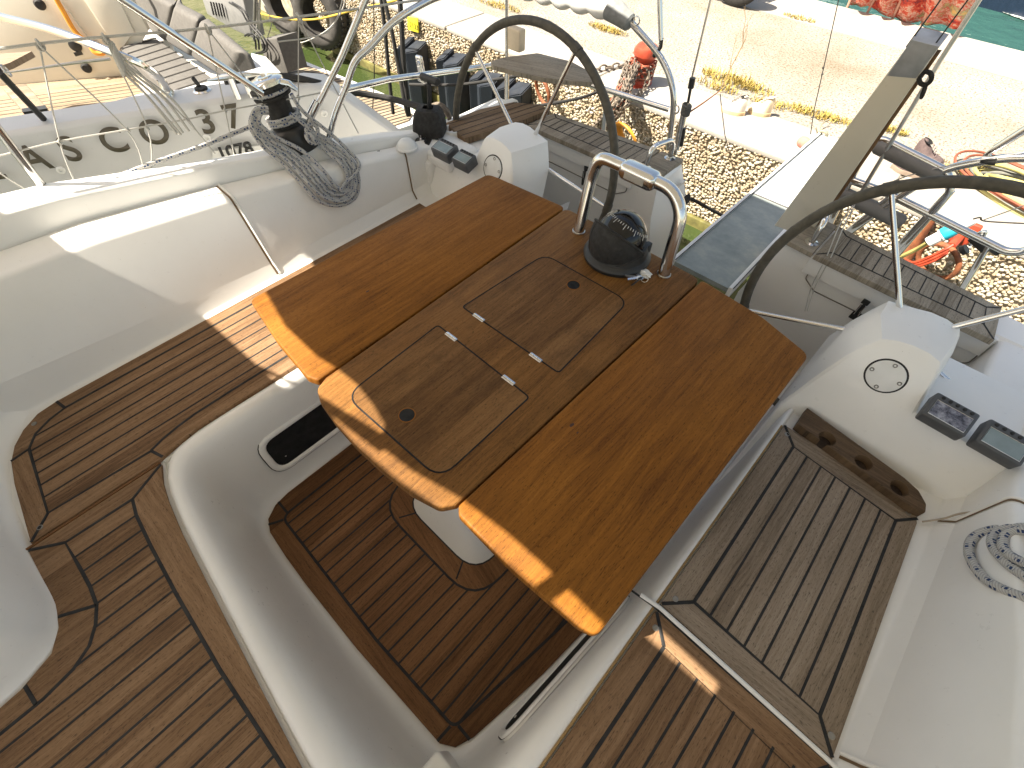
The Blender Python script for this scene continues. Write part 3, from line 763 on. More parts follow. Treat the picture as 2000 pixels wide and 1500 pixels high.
# outboard quarter decks: teak triangle on the left, gelcoat shelf with controls
bm = bmesh.new()
P = [(-1.915, 1.60), (-1.735, 1.555), (-1.66, 1.90), (-1.645, 2.075), (-1.71, 2.075), (-1.83, 2.0), (-1.90, 1.82)]
prism(bm, xy(P[::-1], .625), (0, 0, -.03), .004); planar_uv(bm, (.25, 1, 0), (1, -.25, 0)); qt = obj('quarter_teak', bm, teak('teak_quarter', (.11, .072, .042), (.20, .135, .082), (.28, .20, .13), .75, .045, spec=.2), yacht)
bm = bmesh.new()
for k in range(4):
    a = (-1.78 - .045 * k, 1.5); b = (-1.66 - .045 * k + .02, 2.2)
    for p, q in clipline(a, b, P): ribbon(bm, xy([p, q], .6256), .004)
obj('caulking', bm, M['caulk'], qt)
for m in (0, 1):
    bm = bmesh.new()
    box(bm, ((-1.80 if not m else mx(-1.80)), 1.83, .30), (.26, .50, .56), bev=.02); obj('quarter_block', bm, M['gel'], yacht)
bm = bmesh.new()      # shelf outboard of the left pod, joins pod to coaming
box(bm, (-1.80, 1.47, .58), (.30, .20, .06), bev=.02); obj('helm_shelf', bm, M['gel'], yacht)
bm = bmesh.new(); box(bm, (.66, 1.60, .52), (.50, .30, .09), bev=.02); obj('helm_shelf', bm, M['gel'], yacht)
# right hull side panel behind the right helm (engine-panel recess)
bm = bmesh.new(); P = [UX(1884, 769, .50), UX(1940, 722, .52), UX(1946, 722, .52), UX(1942, 800, .50), UX(1925, 822, .48)]
bm.free()
bm = bmesh.new()
P = fillet([V((.545, 1.60, .12)), V((.545, 1.90, .12)), V((.545, 1.90, .44)), V((.545, 1.60, .44))], .04, 5, True)
tube(bm, P, .010, 8, closed=True); obj('panel_recess_rim', bm, M['gel'], yacht)
bm = bmesh.new(); box(bm, (.70, 1.75, .14), (.22, .72, .8), bev=.02); obj('helm_side', bm, M['gel'], yacht)
bm = bmesh.new(); box(bm, (-1.90, 1.72, .18), (.26, .74, .78), bev=.02); obj('helm_side', bm, M['gel'], yacht)
# drinks-holder ring beside left wheel
bm = bmesh.new(); lathe(bm, [(.045, -.03), (.045, .004), (.038, .004), (.034, -.06), (0, -.06)], U(885, 252, .62)); obj('cup_recess', bm, M['gel'], yacht)

# ============================================================ cockpit table
TZ = .70
tab = thing('cockpit_table', 'varnished teak cockpit table with both leaves raised on a white pedestal', 'table', (-.6, .6, 0))
def leafpoly(P, rad): return [(p.x, p.y) for p in fillet([V((*q, 0)) for q in P], rad, 5, True)]
cp = leafpoly([(-.940, .262), (-.925, .222), (-.88, .203), (-.80, .192), (-.70, .187), (-.60, .190), (-.50, .200), (-.42, .222), (-.397, .255), (-.383, 1.366), (-.78, 1.372), (-.968, 1.366)], [.01, .03, .05, .1, .1, .1, .1, .03, .01, .03, .0, .03])
bm = bmesh.new(); prism(bm, xy(cp, TZ), (0, 0, -.024), .006, bseg=3); planar_uv(bm, (0, 1, 0), (1, 0, 0))
ct = obj('table_centre', bm, M['teak_table'], tab, ang=60)
ll = leafpoly([(-1.378, .275), (-1.16, .240), (-.98, .226), (-.946, .240), (-.974, 1.368), (-1.30, 1.335), (-1.350, 1.325)], [.025, .3, .03, .012, .02, .2, .035])
rl = leafpoly([(-.392, .258), (-.375, .242), (-.2, .236), (-.02, .246), (.017, .258), (.023, 1.295), (-.15, 1.345), (-.36, 1.365), (-.378, 1.362)], [.01, .02, .2, .03, .03, .035, .2, .02, .01])
for P, sd in ((ll, .37), (rl, -.2)):
    bm = bmesh.new(); prism(bm, xy(P, TZ + .0005), (0, 0, -.024), .006, bseg=3); planar_uv(bm, (0, 1, 0), (1, 0, 0))
    uvl = bm.loops.layers.uv.verify()
    for f in bm.faces:
        for lp in f.loops: lp[uvl].uv.x += sd * 7; lp[uvl].uv.y += sd
    obj('table_leaf', bm, M['teak_leaf'], tab, ang=60)
def lid(P, rad, hole, hinges):
    P2 = fillet([V((*q, TZ)) for q in P], rad, 6, True)
    bm = bmesh.new(); prism(bm, [p + V((0, 0, .0008)) for p in P2], (0, 0, -.0005)); planar_uv(bm, (0, 1, 0), (1, 0, 0))
    uvl = bm.loops.layers.uv.verify()
    for f in bm.faces:
        for lp in f.loops: lp[uvl].uv.x += P[0][1] * 9; lp[uvl].uv.y += .9
    ld = obj('hatch_lid', bm, M['teak_lid'], tab)
    bm = bmesh.new(); ribbon(bm, [p + V((0, 0, .0008)) for p in P2], .0048, .0004, closed=True); obj('lid_gap', bm, M['void'], ld)
    c = U(*hole, TZ)
    bm = bmesh.new(); lathe(bm, [(.0215, .0008), (.0205, .0014), (.0195, .0010), (0, .0009)], c, seg=32); obj('finger_hole', bm, M['void'], ld)  # black disc painted in place of a shaded bored hole
    bm = bmesh.new(); lathe(bm, [(.0235, .0009), (.0225, .0016), (.0205, .0012)], c, seg=32); obj('hole_rim', bm, M['teak_leaf'], ld)
    for hx, hy in hinges:
        c = U(hx, hy, TZ); bm = bmesh.new()
        box(bm, c + V((0, 0, .0016)), (.044, .014, .0018), None, .0006)
        for k in (-1, 0, 1): tube(bm, [c + V((k * .0145 - .0065, 0, .0026)), c + V((k * .0145 + .0065, 0, .0026))], .0028, 8)
        obj('hinge', bm, M['steel'], ld)
M['teak_lid'] = teak('teak_table_lid', (.075, .036, .013), (.152, .074, .025), (.22, .115, .043), .52, .17, gscale=.8, spec=.14, stain=.5, staincol=(.045, .024, .010))
lid([(-.846, .262), (-.473, .272), (-.478, .606), (-.862, .614)], [.055, .055, .012, .012], (795, 811), ((881, 658), (993, 743)))
lid([(-.865, .720), (-.474, .727), (-.497, 1.108), (-.845, 1.098)], [.012, .012, .05, .05], (1120, 557), ((935, 621), (1046, 699)))
# resin marks and a knot in the leaves
for x_, y_, a1, a2 in ((1117, 830, .008, .004), (718, 569, .007, .003), (1128, 845, .004, .002)):
    bm = bmesh.new(); bm.faces.new([bm.verts.new(U(x_, y_, TZ + .0011) + V((a2 * math.cos(k * .52) * (1 + .2 * math.sin(k * 2.2)), a1 * math.sin(k * .52), 0))) for k in range(12)]); obj('knot', bm, plain('knot_brown', (.05, .018, .006), .6), tab)
# pedestal
bm = bmesh.new()
def rr3(x0, x1, y0, y1, r, z): return [V((x, y, z)) for x, y in rrect(x0, x1, y0, y1, r)]
loft(bm, [rr3(-.80, -.405, .285, .94, .10, .008), rr3(-.797, -.408, .288, .937, .10, .016), rr3(-.78, -.42, .30, .92, .10, .045), rr3(-.755, -.45, .335, .89, .10, .14), rr3(-.745, -.46, .345, .88, .09, .40), rr3(-.76, -.445, .34, .9, .08, .66), rr3(-.82, -.42, .30, 1.1, .08, .676)], True)
obj('pedestal', bm, M['gel'], tab, ang=50)
bm = bmesh.new(); box(bm, (-.42, .32, .655), (.05, .035, .03), bev=.004); tube(bm, [V((-.40, .30, .66)), V((-.33, .33, .67))], .006, 8); obj('leaf_bracket', bm, M['steel_dull'], tab)
# grab rail with lamp
yr = 1.315
P = [U(1130, 452, TZ + .001), UY(1150, 372, yr), UY(1172, 322, yr + .01), UY(1240, 344, yr + .03), UY(1322, 376, yr + .01), UY(1312, 455, yr), U(1297, 537, TZ + .001)]
P = [V((-.842, 1.285, TZ)), V((-.856, 1.335, .88)), V((-.845, 1.345, .960)), V((-.70, 1.350, .960)), V((-.560, 1.345, .960)), V((-.507, 1.335, .905)), V((-.487, 1.300, TZ))]
path = fillet(P, [0, .13, .10, 0, .10, .13, 0], 9)
bm = bmesh.new(); tube(bm, path, .0205, 20); gr = obj('grab_rail', bm, M['steel'], tab)
for p in (P[0], P[-1]):
    bm = bmesh.new(); lathe(bm, [(.0235, 0), (.0235, .004), (.021, .006)], p, seg=28); obj('rail_collar', bm, M['steel_dull'], gr)
bm = bmesh.new(); box(bm, (-.685, 1.343, .960), (.135, .062, .056), None, .020); lh = obj('rail_lamp', bm, M['steel'], tab, ang=50)
bm = bmesh.new(); box(bm, (-.685, 1.3105, .958), (.072, .003, .020), None, .0012); obj('lamp_lens', bm, plain('ribbed_lens', (.35, .33, .30), .35, bump=.5, bscale=300), lh)
# compass
cmp_ = thing('compass', 'black steering compass under a half-open rubber hood on the table end', 'compass', tuple(U(1207, 478, TZ)))
cc = U(1204, 500, TZ) + V((0, .0, 0)); CS = 1.17
bm = bmesh.new(); lathe(bm, [(r_ * CS, z_ * CS) for r_, z_ in ((.098, .001), (.100, .012), (.094, .022), (.088, .026), (.082, .045), (.080, .055), (0, .055))], cc, seg=40); obj('base_ring', bm, M['black'], cmp_)
bm = bmesh.new(); bmesh.ops.create_uvsphere(bm, u_segments=40, v_segments=24, radius=.074 * CS); bmesh.ops.translate(bm, vec=cc + V((.0, .0, .070 * CS)), verts=bm.verts); dm = obj('glass_dome', bm, M['glassdark'], cmp_, ang=90)
bm = bmesh.new()
sc_ = cc + V((0, 0, .070 * CS)); axis = V((.15, .50, .80)).normalized(); qq = axis.to_track_quat('Z', 'Y')
for k in range(48):
    a = 2 * math.pi * k / 48; lw = .10 if k % 4 else .22
    tube(bm, [sc_ + qq @ (V((math.cos(a) * math.sin(t_), math.sin(a) * math.sin(t_), math.cos(t_))) * .0746 * CS) for t_ in (.95, .95 + lw)], .0009, 5)
obj('compass_card_ticks', bm, M['white'], dm)
bm = bmesh.new()       # hood: shell sector swung towards the companionway
hd = V((-.16, -.95, .10)).normalized(); side = hd.cross(V((0, 0, 1))).normalized(); upv = side.cross(hd)
rows = []
for i in range(17):
    th = math.radians(-36 + i * 72 / 16)       # elevation sweep from below to over
    row = []
    for j in range(25):
        ph = math.radians(-88 + j * 176 / 24)
        d = hd * math.cos(th) * math.cos(ph) + side * math.sin(ph) * (1 if True else 0) + upv * math.sin(th) * math.cos(ph)
        row.append(sc_ + d.normalized() * (.092 + .003 * math.cos(ph * 3)) * CS + V((0, 0, -.004)))
    rows.append(row)
def shell(rows, th):
    rr = [[bm.verts.new(p) for p in r] for r in rows]; inn = [[bm.verts.new(sc_ + (p - sc_) * (1 - th)) for p in r] for r in rows]
    R_, C_ = len(rr), len(rr[0])
    for i in range(R_ - 1):
        for j in range(C_ - 1):
            bm.faces.new((rr[i][j], rr[i][j + 1], rr[i + 1][j + 1], rr[i + 1][j])); bm.faces.new((inn[i][j], inn[i + 1][j], inn[i + 1][j + 1], inn[i][j + 1]))
    for j in range(C_ - 1): bm.faces.new((rr[-1][j], rr[-1][j + 1], inn[-1][j + 1], inn[-1][j])); bm.faces.new((rr[0][j + 1], rr[0][j], inn[0][j], inn[0][j + 1]))
    for i in range(R_ - 1): bm.faces.new((rr[i][0], rr[i + 1][0], inn[i + 1][0], inn[i][0])); bm.faces.new((rr[i + 1][-1], rr[i][-1], inn[i][-1], inn[i + 1][-1]))
shell(rows, .03); hood = obj('hood', bm, M['rubber'], cmp_, ang=50)
bm = bmesh.new(); tube(bm, rows[-1], .0042, 8); tube(bm, rows[0], .004, 8)
for j in (9, 16): tube(bm, [r[j] for r in rows], .0016, 6)
obj('hood_rim', bm, M['rubber'], hood)
bm = bmesh.new(); box(bm, U(1262, 488, .735), (.02, .035, .05), None, .004); obj('dip_clip', bm, M['black'], cmp_)
# keys
ks = thing('key_bunch', 'bunch of keys with a crumpled white tag beside the grab rail foot', 'keys', tuple(U(1250, 543, TZ)))
r = random.Random(4); kc = U(1248, 548, TZ + .004)
bm = bmesh.new(); torus(bm, kc + V((.012, .012, .008)), (.3, -.4, .8), .012, .0012, 24, 6); obj('ring', bm, M['steel'], ks)
for k in range(6):
    a = math.radians(150 + k * 22 + r.uniform(-8, 8)); d = V((math.cos(a), math.sin(a), 0)); l_ = r.uniform(.03, .045)
    q = Matrix.Rotation(a, 3, 'Z') @ Matrix.Rotation(r.uniform(-.5, .5), 3, 'X')
    bm = bmesh.new(); b0 = kc + V((.006, .008, .004 + .0022 * k))
    box(bm, b0 + d * .012, (.018, .016, .0018), q, .0006); box(bm, b0 + d * (.02 + l_ / 2), (l_, .006, .0016), q)
    for j in range(4): box(bm, b0 + d * (.03 + j * .007) + q @ V((0, .0035, 0)), (.003, .003, .0015), q)
    obj('key', bm, M['steel'] if k % 3 else M['steel_dull'], ks)
bm = bmesh.new(); bmesh.ops.create_icosphere(bm, subdivisions=3, radius=1)
for v in bm.verts:
    n_ = noise.noise(v.co * 2.3 + V((3, 1, 0))); v.co = V((v.co.x * .022, v.co.y * .017, v.co.z * .008)) * (1 + n_ * .55)
    v.co += U(1260, 534, TZ + .010)
obj('white_tag', bm, M['white'], ks, ang=20)

# ============================================================ steering wheels
def wheel(x, name_label, a_sign, spokes_off):
    C0 = V((x, 1.636, .637)); t = math.radians(7.9)
    wt = thing('steering_wheel', name_label, 'steering wheel', tuple(C0), 'pair of steering wheels')
    u = V((math.cos(math.radians(3.1) * a_sign), math.sin(math.radians(-3.1) * a_sign), 0)).normalized(); v = V((0, math.sin(t), math.cos(t)))
    R_ = .492
    P = [C0 + (u * math.cos(a) + v * math.sin(a)) * R_ for a in [2 * math.pi * k / 96 for k in range(96)]]
    bm = bmesh.new(); rad = [.0165 + (.0012 if k % 19 == 4 else 0) for k in range(96)]
    tube(bm, P, rad, 14, closed=True); rim = obj('leather_rim', bm, M['leather'], wt)
    ax = u.cross(v).normalized()
    if ax.y > 0: ax = -ax
    for k in range(5):
        a = spokes_off + k * 2 * math.pi / 5
        e = C0 + (u * math.cos(a) + v * math.sin(a)) * (R_ - .008)
        bm = bmesh.new(); tube(bm, [C0 + (u * math.cos(a) + v * math.sin(a)) * .03, C0.lerp(e, .5), e], [.0092, .0088, .0072], 12); obj('spoke', bm, M['steel'], wt)
        bm = bmesh.new(); d = (u * -math.sin(a) + v * math.cos(a)); tube(bm, [e - d * .018 + (e - C0).normalized() * .008, e + d * .018 + (e - C0).normalized() * .008], .0185, 12); obj('rim_whipping', bm, M['leather'], rim)
    bm = bmesh.new(); lathe(bm, [(0, -.03), (.045, -.03), (.048, -.02), (.05, .0), (.045, .015), (.03, .03), (.03, .10), (0, .10)], C0, ax, 28); obj('hub', bm, M['steel'], wt)
    return wt
wheel(-1.417, 'leather-wrapped steering wheel behind the pod on the ropes-and-winch side', 1, math.radians(-4))
wheel(.217, 'leather-wrapped steering wheel behind the pod nearest the weathered bench lid', -1, math.radians(54))

# ============================================================ sun shades overhead (out of the frame, they shade the cockpit)
ZR = 2.10
def up(p): k = (ZR - .70); return (p[0] - .40 * k, p[1] - .59 * k)
fwd = [(-2.42, -.03), (-1.90, .01), (-1.36, .035), (-1.2, .08), (-.90, .198), (-.71, .189), (-.55, .200), (-.41, .222), (-.29, .235), (-.13, .243), (.19, .250)]
aft = [(-2.00, .515), (-1.80, .46), (-1.50, .345), (-1.37, .320), (-1.20, .283), (-1.03, .282), (-.94, .296), (-.86, .300), (-.78, .290), (-.70, .272), (-.66, .222), (-.54, .235), (-.41, .266), (-.27, .281), (-.16, .284), (.19, .272)]
def slab(name, P, lab, cat, dz=0):
    global ZR
    z0_ = ZR; ZR += dz
    try: return slab_(name, P, lab, cat)
    finally: ZR = z0_
def slab_(name, P, lab, cat):
    th = thing(name, lab, cat, (P[0][0], P[0][1], ZR))
    bm = bmesh.new(); vs = [bm.verts.new((x, y, ZR + .006)) for x, y in P]; vb = [bm.verts.new((x, y, ZR)) for x, y in P]
    f1 = bm.faces.new(vs); f2 = bm.faces.new(list(reversed(vb))); n = len(P)
    for i in range(n): bm.faces.new((vs[i], vs[(i + 1) % n], vb[(i + 1) % n], vb[i]))
    bmesh.ops.triangulate(bm, faces=[f1, f2]); obj('canvas', bm, M['canvas'], th, smooth=False); return th
Pf = [up(p) for p in fwd]
hood_P = [(-3.3, -2.3), (1.5, -2.3), (1.5, -.48), up((.195, .345))] + Pf[::-1] + [(-3.3, Pf[0][1])]
sh_ = slab('sprayhood', hood_P, 'beige canvas sprayhood over the companionway behind the viewer', 'awning')
Pa = [up(p) for p in aft]
bim_P = [(-2.58, Pa[0][1] + .0)] + Pa[1:] + [(1.5, -.55), (1.5, 1.52), (-2.60, 1.52)]
bi_ = slab('bimini', bim_P, 'beige canvas bimini over the helm, its front edge letting a sun strip through', 'awning', .012)
bm = bmesh.new()
def rstrip(a, b, wa, wb):
    a, b = V((*up(a), ZR - .006)), V((*up(b), ZR - .006)); d = (b - a).normalized(); s_ = V((-d.y, d.x, 0))
    prism(bm, [a + s_ * wa, a - s_ * wa, b - s_ * wb, b + s_ * wb], (0, 0, -.003))
rstrip((-1.60, .0), (-.90, .206), .006, .009); rstrip((-.92, .203), (-.64, .245), .010, .022); rstrip((-.128, .20), (-.095, .32), .022, .022)
obj('strap', bm, M['canvas'], bi_)
for xx in (-2.55, 1.4):
    bm = bmesh.new(); tube(bm, [V((xx, -.62, ZR - .03)), V((xx, 1.5, ZR - .03))], .012, 8); obj('frame_tube', bm, M['steel'], bi_)

# ============================================================ deck gear, left side
# winch
wb = V((-1.985, .905, .715)); wax = (U(517, 190, 1.0) - wb); wax = V((-.28, -.03, 1)).normalized()
wn = thing('winch', 'black drum winch with chrome self-tailing top wrapped in flecked rope', 'winch', tuple(wb))
wb = V((-2.035, .878, .752)); wax = V((-.055, -.02, .27)).normalized()
bm = bmesh.new(); lathe(bm, [(.090, -.03), (.092, .0), (.090, .03), (.086, .050), (.075, .062), (.060, .066)], wb, wax, 40); obj('base_skirt', bm, M['black'], wn)
bm = bmesh.new(); lathe(bm, [(.058, .064), (.050, .085), (.048, .115), (.052, .150), (.060, .166), (.064, .170)], wb, wax, 40); obj('drum', bm, M['rubber'], wn)
bm = bmesh.new(); lathe(bm, [(.060, .168), (.072, .172), (.074, .180), (.058, .186), (.058, .192), (.074, .198), (.074, .206), (.060, .214)], wb, wax, 40); obj('tailing_jaws', bm, M['rubber'], wn)
bm = bmesh.new(); lathe(bm, [(.060, .212), (.066, .216), (.066, .228), (.058, .236), (.036, .240), (.034, .244), (.022, .245), (.020, .238), (.0, .238)], wb, wax, 40); cpt = obj('chrome_cap', bm, M['steel'], wn)
bm = bmesh.new(); q = wax.to_track_quat('Z', 'Y')
tube(bm, [wb + wax * .228 + V((.02, .02, 0)), wb + wax * .222 + V((.075, .055, .0)), wb + wax * .200 + V((.088, .068, .0))], [.016, .013, .007], 10); obj('feeder_arm', bm, M['steel'], cpt)
bm = bmesh.new(); lathe(bm, [(.010, .236), (.0, .236)], wb, wax, 12); obj('handle_socket', bm, M['void'], cpt)
def P_(x, y, dz): return UG(x, y)      # rope laid in front of the side deck plane
Lx = None
rp = thing('winch_line', 'coiled white rope with blue flecks hanging from the winch over the seat back', 'rope', tuple(wb))
bm = bmesh.new()
for h, n_ in ((.192, 1), (.100, 1), (.085, 1)):
    Rw = .066 if h > .15 else .062
    tube(bm, [wb + wax * (h + .001 * k / 40) + q @ V((Rw * math.cos(2 * math.pi * k / 40), Rw * math.sin(2 * math.pi * k / 40), 0)) for k in range(40)], .0085, 8, closed=True)
def face(x, y, off=.012):     # onto the seat back
    # surface approx: near top edge then inner face
    p = onp(x, y, (-1.826, .9, .58), (1, .05, .31)); return p + V((off, 0, off * .4))
def hang(px_, offs):
    out = []
    for (x, y, k), o in zip(px_, offs):
        if k == 0: p = onp(x, y, (-1.945, .9, .80), (1, -.2, 0.1))
        elif k == 1: p = onp(x, y, (-1.915, .9, .74), (1, -.1, .5))
        else: p = face(x, y)
        out.append(p + V((o * .6, 0, o * .8)))
    return out
OU = [(522, 214, 0), (497, 219, 0), (490, 250, 0), (515, 288, 0), (555, 322, 1), (592, 365, 2), (622, 394, 2), (660, 403, 2), (690, 386, 2), (697, 350, 2), (686, 314, 2), (658, 287, 1), (634, 272, 0), (618, 262, 0)]
IN = [(524, 224), (509, 228), (507, 247), (541, 273), (590, 300), (628, 340), (648, 364), (662, 370), (672, 360), (671, 343), (661, 324), (643, 305), (626, 288), (612, 272)]
for i in range(6):
    t_ = i / 5; out = [(x + (x2 - x) * t_ + 1.2 * math.sin(j * 1.7 + i * 2.3), y + (y2 - y) * t_ + 1.2 * math.cos(j * 1.3 + i * 1.9), k) for j, ((x, y, k), (x2, y2)) in enumerate(zip(OU, IN))]
    tube(bm, spline(hang(out, [.004 + .008 * (i % 2) + .003 * (i % 3)] * len(out)), 8), .0078, 8)
for L_ in ([(568, 192, 0), (590, 225, 0), (640, 265, 0), (678, 300, 1), (696, 325, 2), (690, 345, 2), (668, 365, 2), (660, 380, 2)], [(566, 230, 0), (592, 250, 0), (606, 262, 0)]):
    tube(bm, spline(hang(L_, [.026] * len(L_)), 7), .0072, 8)
kn = onp(606, 268, (-1.94, .9, .80), (1, -.2, .1)) + V((.01, 0, .0))
for a_, r_ in (((.8, .3, .5), .024), ((.2, .9, .3), .020), ((.9, -.4, .1), .018)): torus(bm, kn + V((0, .004, .008)) * r_ * 20, a_, r_, .0085, 24, 8)
torus(bm, kn + V((-.0, .012, .028)), (.9, -.2, .3), .022, .008, 24, 8)
obj('coils', bm, M['rope_white'], rp)
# loose flecked line along the side deck to the winch
tag_ = bmesh.new(); tube(tag_, spline([UG(235, 343), UG(300, 318), UG(400, 283), UG(495, 245)], 6), .0085, 8)
tag(obj('sheet_line', tag_, M['rope_white']), 'taut sunlit flecked line running along the side deck to the winch', 'rope')

def tubes(parent, name, P, r, mat='steel', seg=12):
    bm = bmesh.new(); tube(bm, P, r, seg); return obj(name, bm, M[mat], parent)
# lifeline net between stanchions
net = thing('lifeline_net', 'white cord netting laced between the lifelines above the left side deck', 'net', tuple(UG(145, 358)))
top_ = [UG(*p) for p in ((-40, 98), (0, 95), (77, 85), (205, 72), (405, 55), (583, 33), (762, 8), (860, -6))]
tubes(net, 'top_cord', spline(top_, 4), .0042, 'rope_plain', 6)
low_ = [UG(*p) for p in ((-40, 312), (0, 304), (117, 276), (250, 253), (365, 233), (440, 216), (583, 190), (640, 178))]
tubes(net, 'middle_cord', spline(low_, 4), .0026, 'rope_plain', 6)
bm = bmesh.new()
for a, b, c in (((77, 88), (117, 278), (148, 360)), ((80, 92), (248, 254), (280, 325)), ((205, 76), (288, 250), (296, 330)), ((208, 78), (364, 234), (420, 300)), ((405, 58), (440, 216), (458, 308)), ((408, 60), (500, 180), (520, 210)), ((583, 36), (583, 190), (586, 250)), ((586, 38), (640, 145), (700, 260)), ((0, 338), (30, 358), (60, 375)), ((540, 82), (640, 62), (672, -10))):
    tube(bm, spline([UG(*a), UG(*b), UG(*c)], 5), .0024, 6)
for p in ((77, 87), (205, 75), (405, 56), (583, 34)):
    torus(bm, UG(*p), (.2, 1, .1), .012, .004, 16, 6); torus(bm, UG(p[0] + 3, p[1] + 5), (.9, .3, .1), .009, .0035, 16, 6)
for p in ((117, 278), (250, 253), (365, 233), (440, 216), (583, 190), (288, 250)): torus(bm, UG(*p), (.5, 1, .4), .006, .003, 12, 6)
obj('lacing', bm, M['rope_plain'], net)
# grey bundle of lines lashed at the second knot
bn = thing('spare_lines', 'bundle of grey lines lashed to the net over the neighbouring hull', 'rope', tuple(UG(240, 130)))
bm = bmesh.new()
for k in range(4):
    tube(bm, spline([UG(208 + k * 3, 78 + k), UG(228 + k * 5, 112 + k * 3), UG(246 + k * 7, 145 - k), UG(290 + k * 16, 190 + k * 2), UG(345 + k * 12, 262 - k * 3)], 7), .0045, 7)
for t_ in range(9): torus(bm, UG(222 + t_ * 2.4, 98 + t_ * 5), (.3, .9, -.6), .017, .0035, 14, 6)
obj('lashed_lines', bm, M['rope_plain'], bn)
# stanchion & tubes
st = thing('stanchion', 'grey steel stanchion rising off the sunlit side deck at the left edge', 'stanchion', tuple(UG(90, 372)))
tubes(st, 'post', [UG(91, 374), UG(0, 258), UG(-40, 205)], .0135)
bm = bmesh.new(); lathe(bm, [(.03, 0), (.03, .004), (.016, .02), (.016, .03)], UG(92, 376), seg=20); obj('base', bm, M['steel'], st)
def along(px, x0, n_):
    return onp(px[0], px[1], x0, n_)
bt = thing('bimini_strut', 'long straight steel strut crossing the neighbour boat and ending behind the winch', 'tube', tuple(UG(515, 186)))
tubes(bt, 'tube', [UG(222, -12), UG(515, 184)], .0125)
pp = thing('pushpit', 'polished steel pushpit rail curving round the stern behind the left helm', 'rail', tuple(UG(640, 270)))
tubes(pp, 'inner_brace', fillet([UG(722, -20), UG(668, 110), UG(592, 262)], [0, .3, 0], 6), .0125)
bm = bmesh.new(); lathe(bm, [(.0165, -.03), (.0165, .03)], UG(613, 212), seg=16, axis=(UG(668, 110) - UG(592, 262))); obj('clamp', bm, M['steel'], pp)
tubes(pp, 'hoop', spline([UG(880, -14), UG(835, 2), UG(770, 42), UG(722, 92), UG(694, 120), UG(676, 168), UG(655, 222), UG(641, 275)], 8), .0135)
r0 = UG(668, 176); rail_z = .73
tubes(pp, 'top_rail', fillet([r0, U(760, 155, .84), UY(985, 125, 2.2), UY(1000, 122, 2.22)], [0, .05, .03, 0], 5), .0135)
tubes(pp, 'transom_rail', [UY(985, 125, 2.2), UY(1155, 166, 2.2), UY(1308, 214, 2.2)], .0125)
tubes(pp, 'gate_hoop', spline([UY(1180, -60, 2.15), UY(1203, 10, 2.15), UY(1238, 50, 2.17), UY(1290, 112, 2.2), UY(1312, 165, 2.2), UY(1315, 215, 2.2), UY(1306, 292, 2.2)], 8), .0135)
tubes(pp, 'corner_post', [UY(990, 212, 2.2), UY(990, 122, 2.2)], .0125)
bm = bmesh.new(); torus(bm, UY(1320, 213, 2.2), (.2, 1, 0), .018, .004, 20, 8); obj('eye', bm, M['steel'], pp)
# pushpit teak seat
ps = thing('teak_perch', 'small curved teak seat fixed on the pushpit post behind the left wheel', 'seat', tuple(UY(990, 130, 2.2)))
zs = .765
sp_ = [U(*p, zs) for p in ((958, 119), (985, 111), (1050, 103), (1115, 119), (1150, 138), (1166, 150), (1158, 160), (1120, 158), (1065, 152), (1010, 140), (962, 127))]
bm = bmesh.new(); prism(bm, fillet(sp_, .02, 3, True)[::1], (0, 0, -.022), .004); planar_uv(bm, (.9, .3, 0), (-.3, .9, 0)); obj('seat_board', bm, M['teak_pale'], ps)
pl_ = thing('antenna_pole', 'thin steel pole rising from the left quarter with a small box on it', 'pole', tuple(U(990, 205, .62)))
bx = UY(990, 130, 2.2)
tubes(pl_, 'pole', [bx, UY(990, 0, 2.2), UY(991, -60, 2.2)], .0095)
bm = bmesh.new(); c_ = UY(1009, 76, 2.2)
box(bm, c_, (.085, .05, .10), None, .008); obj('box', bm, plain('cream_box', (.62, .52, .38), .6), pl_)
# backstays
def stay(name, lab, pts, r, Y, loc=None, mat='steel_dull', extra=None):
    s_ = thing(name, lab, 'rigging', tuple(UY(*pts[0], Y)))
    tubes(s_, 'wire', [UY(*p, Y) for p in pts], r, mat, 8); return s_
s1 = stay('backstay', 'grey backstay with a rope lashing above the turnbuckle beside the left gate', [(1326, 275), (1345, 195), (1352, 150), (1390, -10)], .0045, 2.2)
for a, b, r_, mt in (((1322, 290), (1338, 215), .016, 'steel'), ((1330, 285), (1336, 250), .010, 'black'), ((1338, 222), (1342, 205), .020, 'leather'), ((1349, 172), (1353, 152), .013, 'black'), ((1344, 200), (1352, 155), .006, 'black'), ((1318, 300), (1324, 275), .012, 'steel')):
    tubes(s1, {'leather': 'lashing', 'black': 'sleeve', 'steel': 'turnbuckle'}[mt], [UY(*a, 2.2), UY(*b, 2.2)], r_, mt, 12)
bm = bmesh.new()
for k in range(6): torus(bm, UY(1338 + k * .8, 222 - k * 3.2, 2.2), (.2, 0, 1), .019, .004, 14, 6)
obj('lashing', bm, plain('grey_lashing', (.10, .10, .095), .9), s1)
s2 = thing('gate_strut', 'steel strut hinged on the left gate hoop', 'rigging', tuple(UY(1280, 108, 2.2)))
tubes(s2, 'tube', [UY(1288, -20, 2.2), UY(1291, 78, 2.2)], .011); tubes(s2, 'fork', [UY(1292, 74, 2.2), UY(1290, 92, 2.2), UY(1277, 110, 2.2)], .009, 'black')
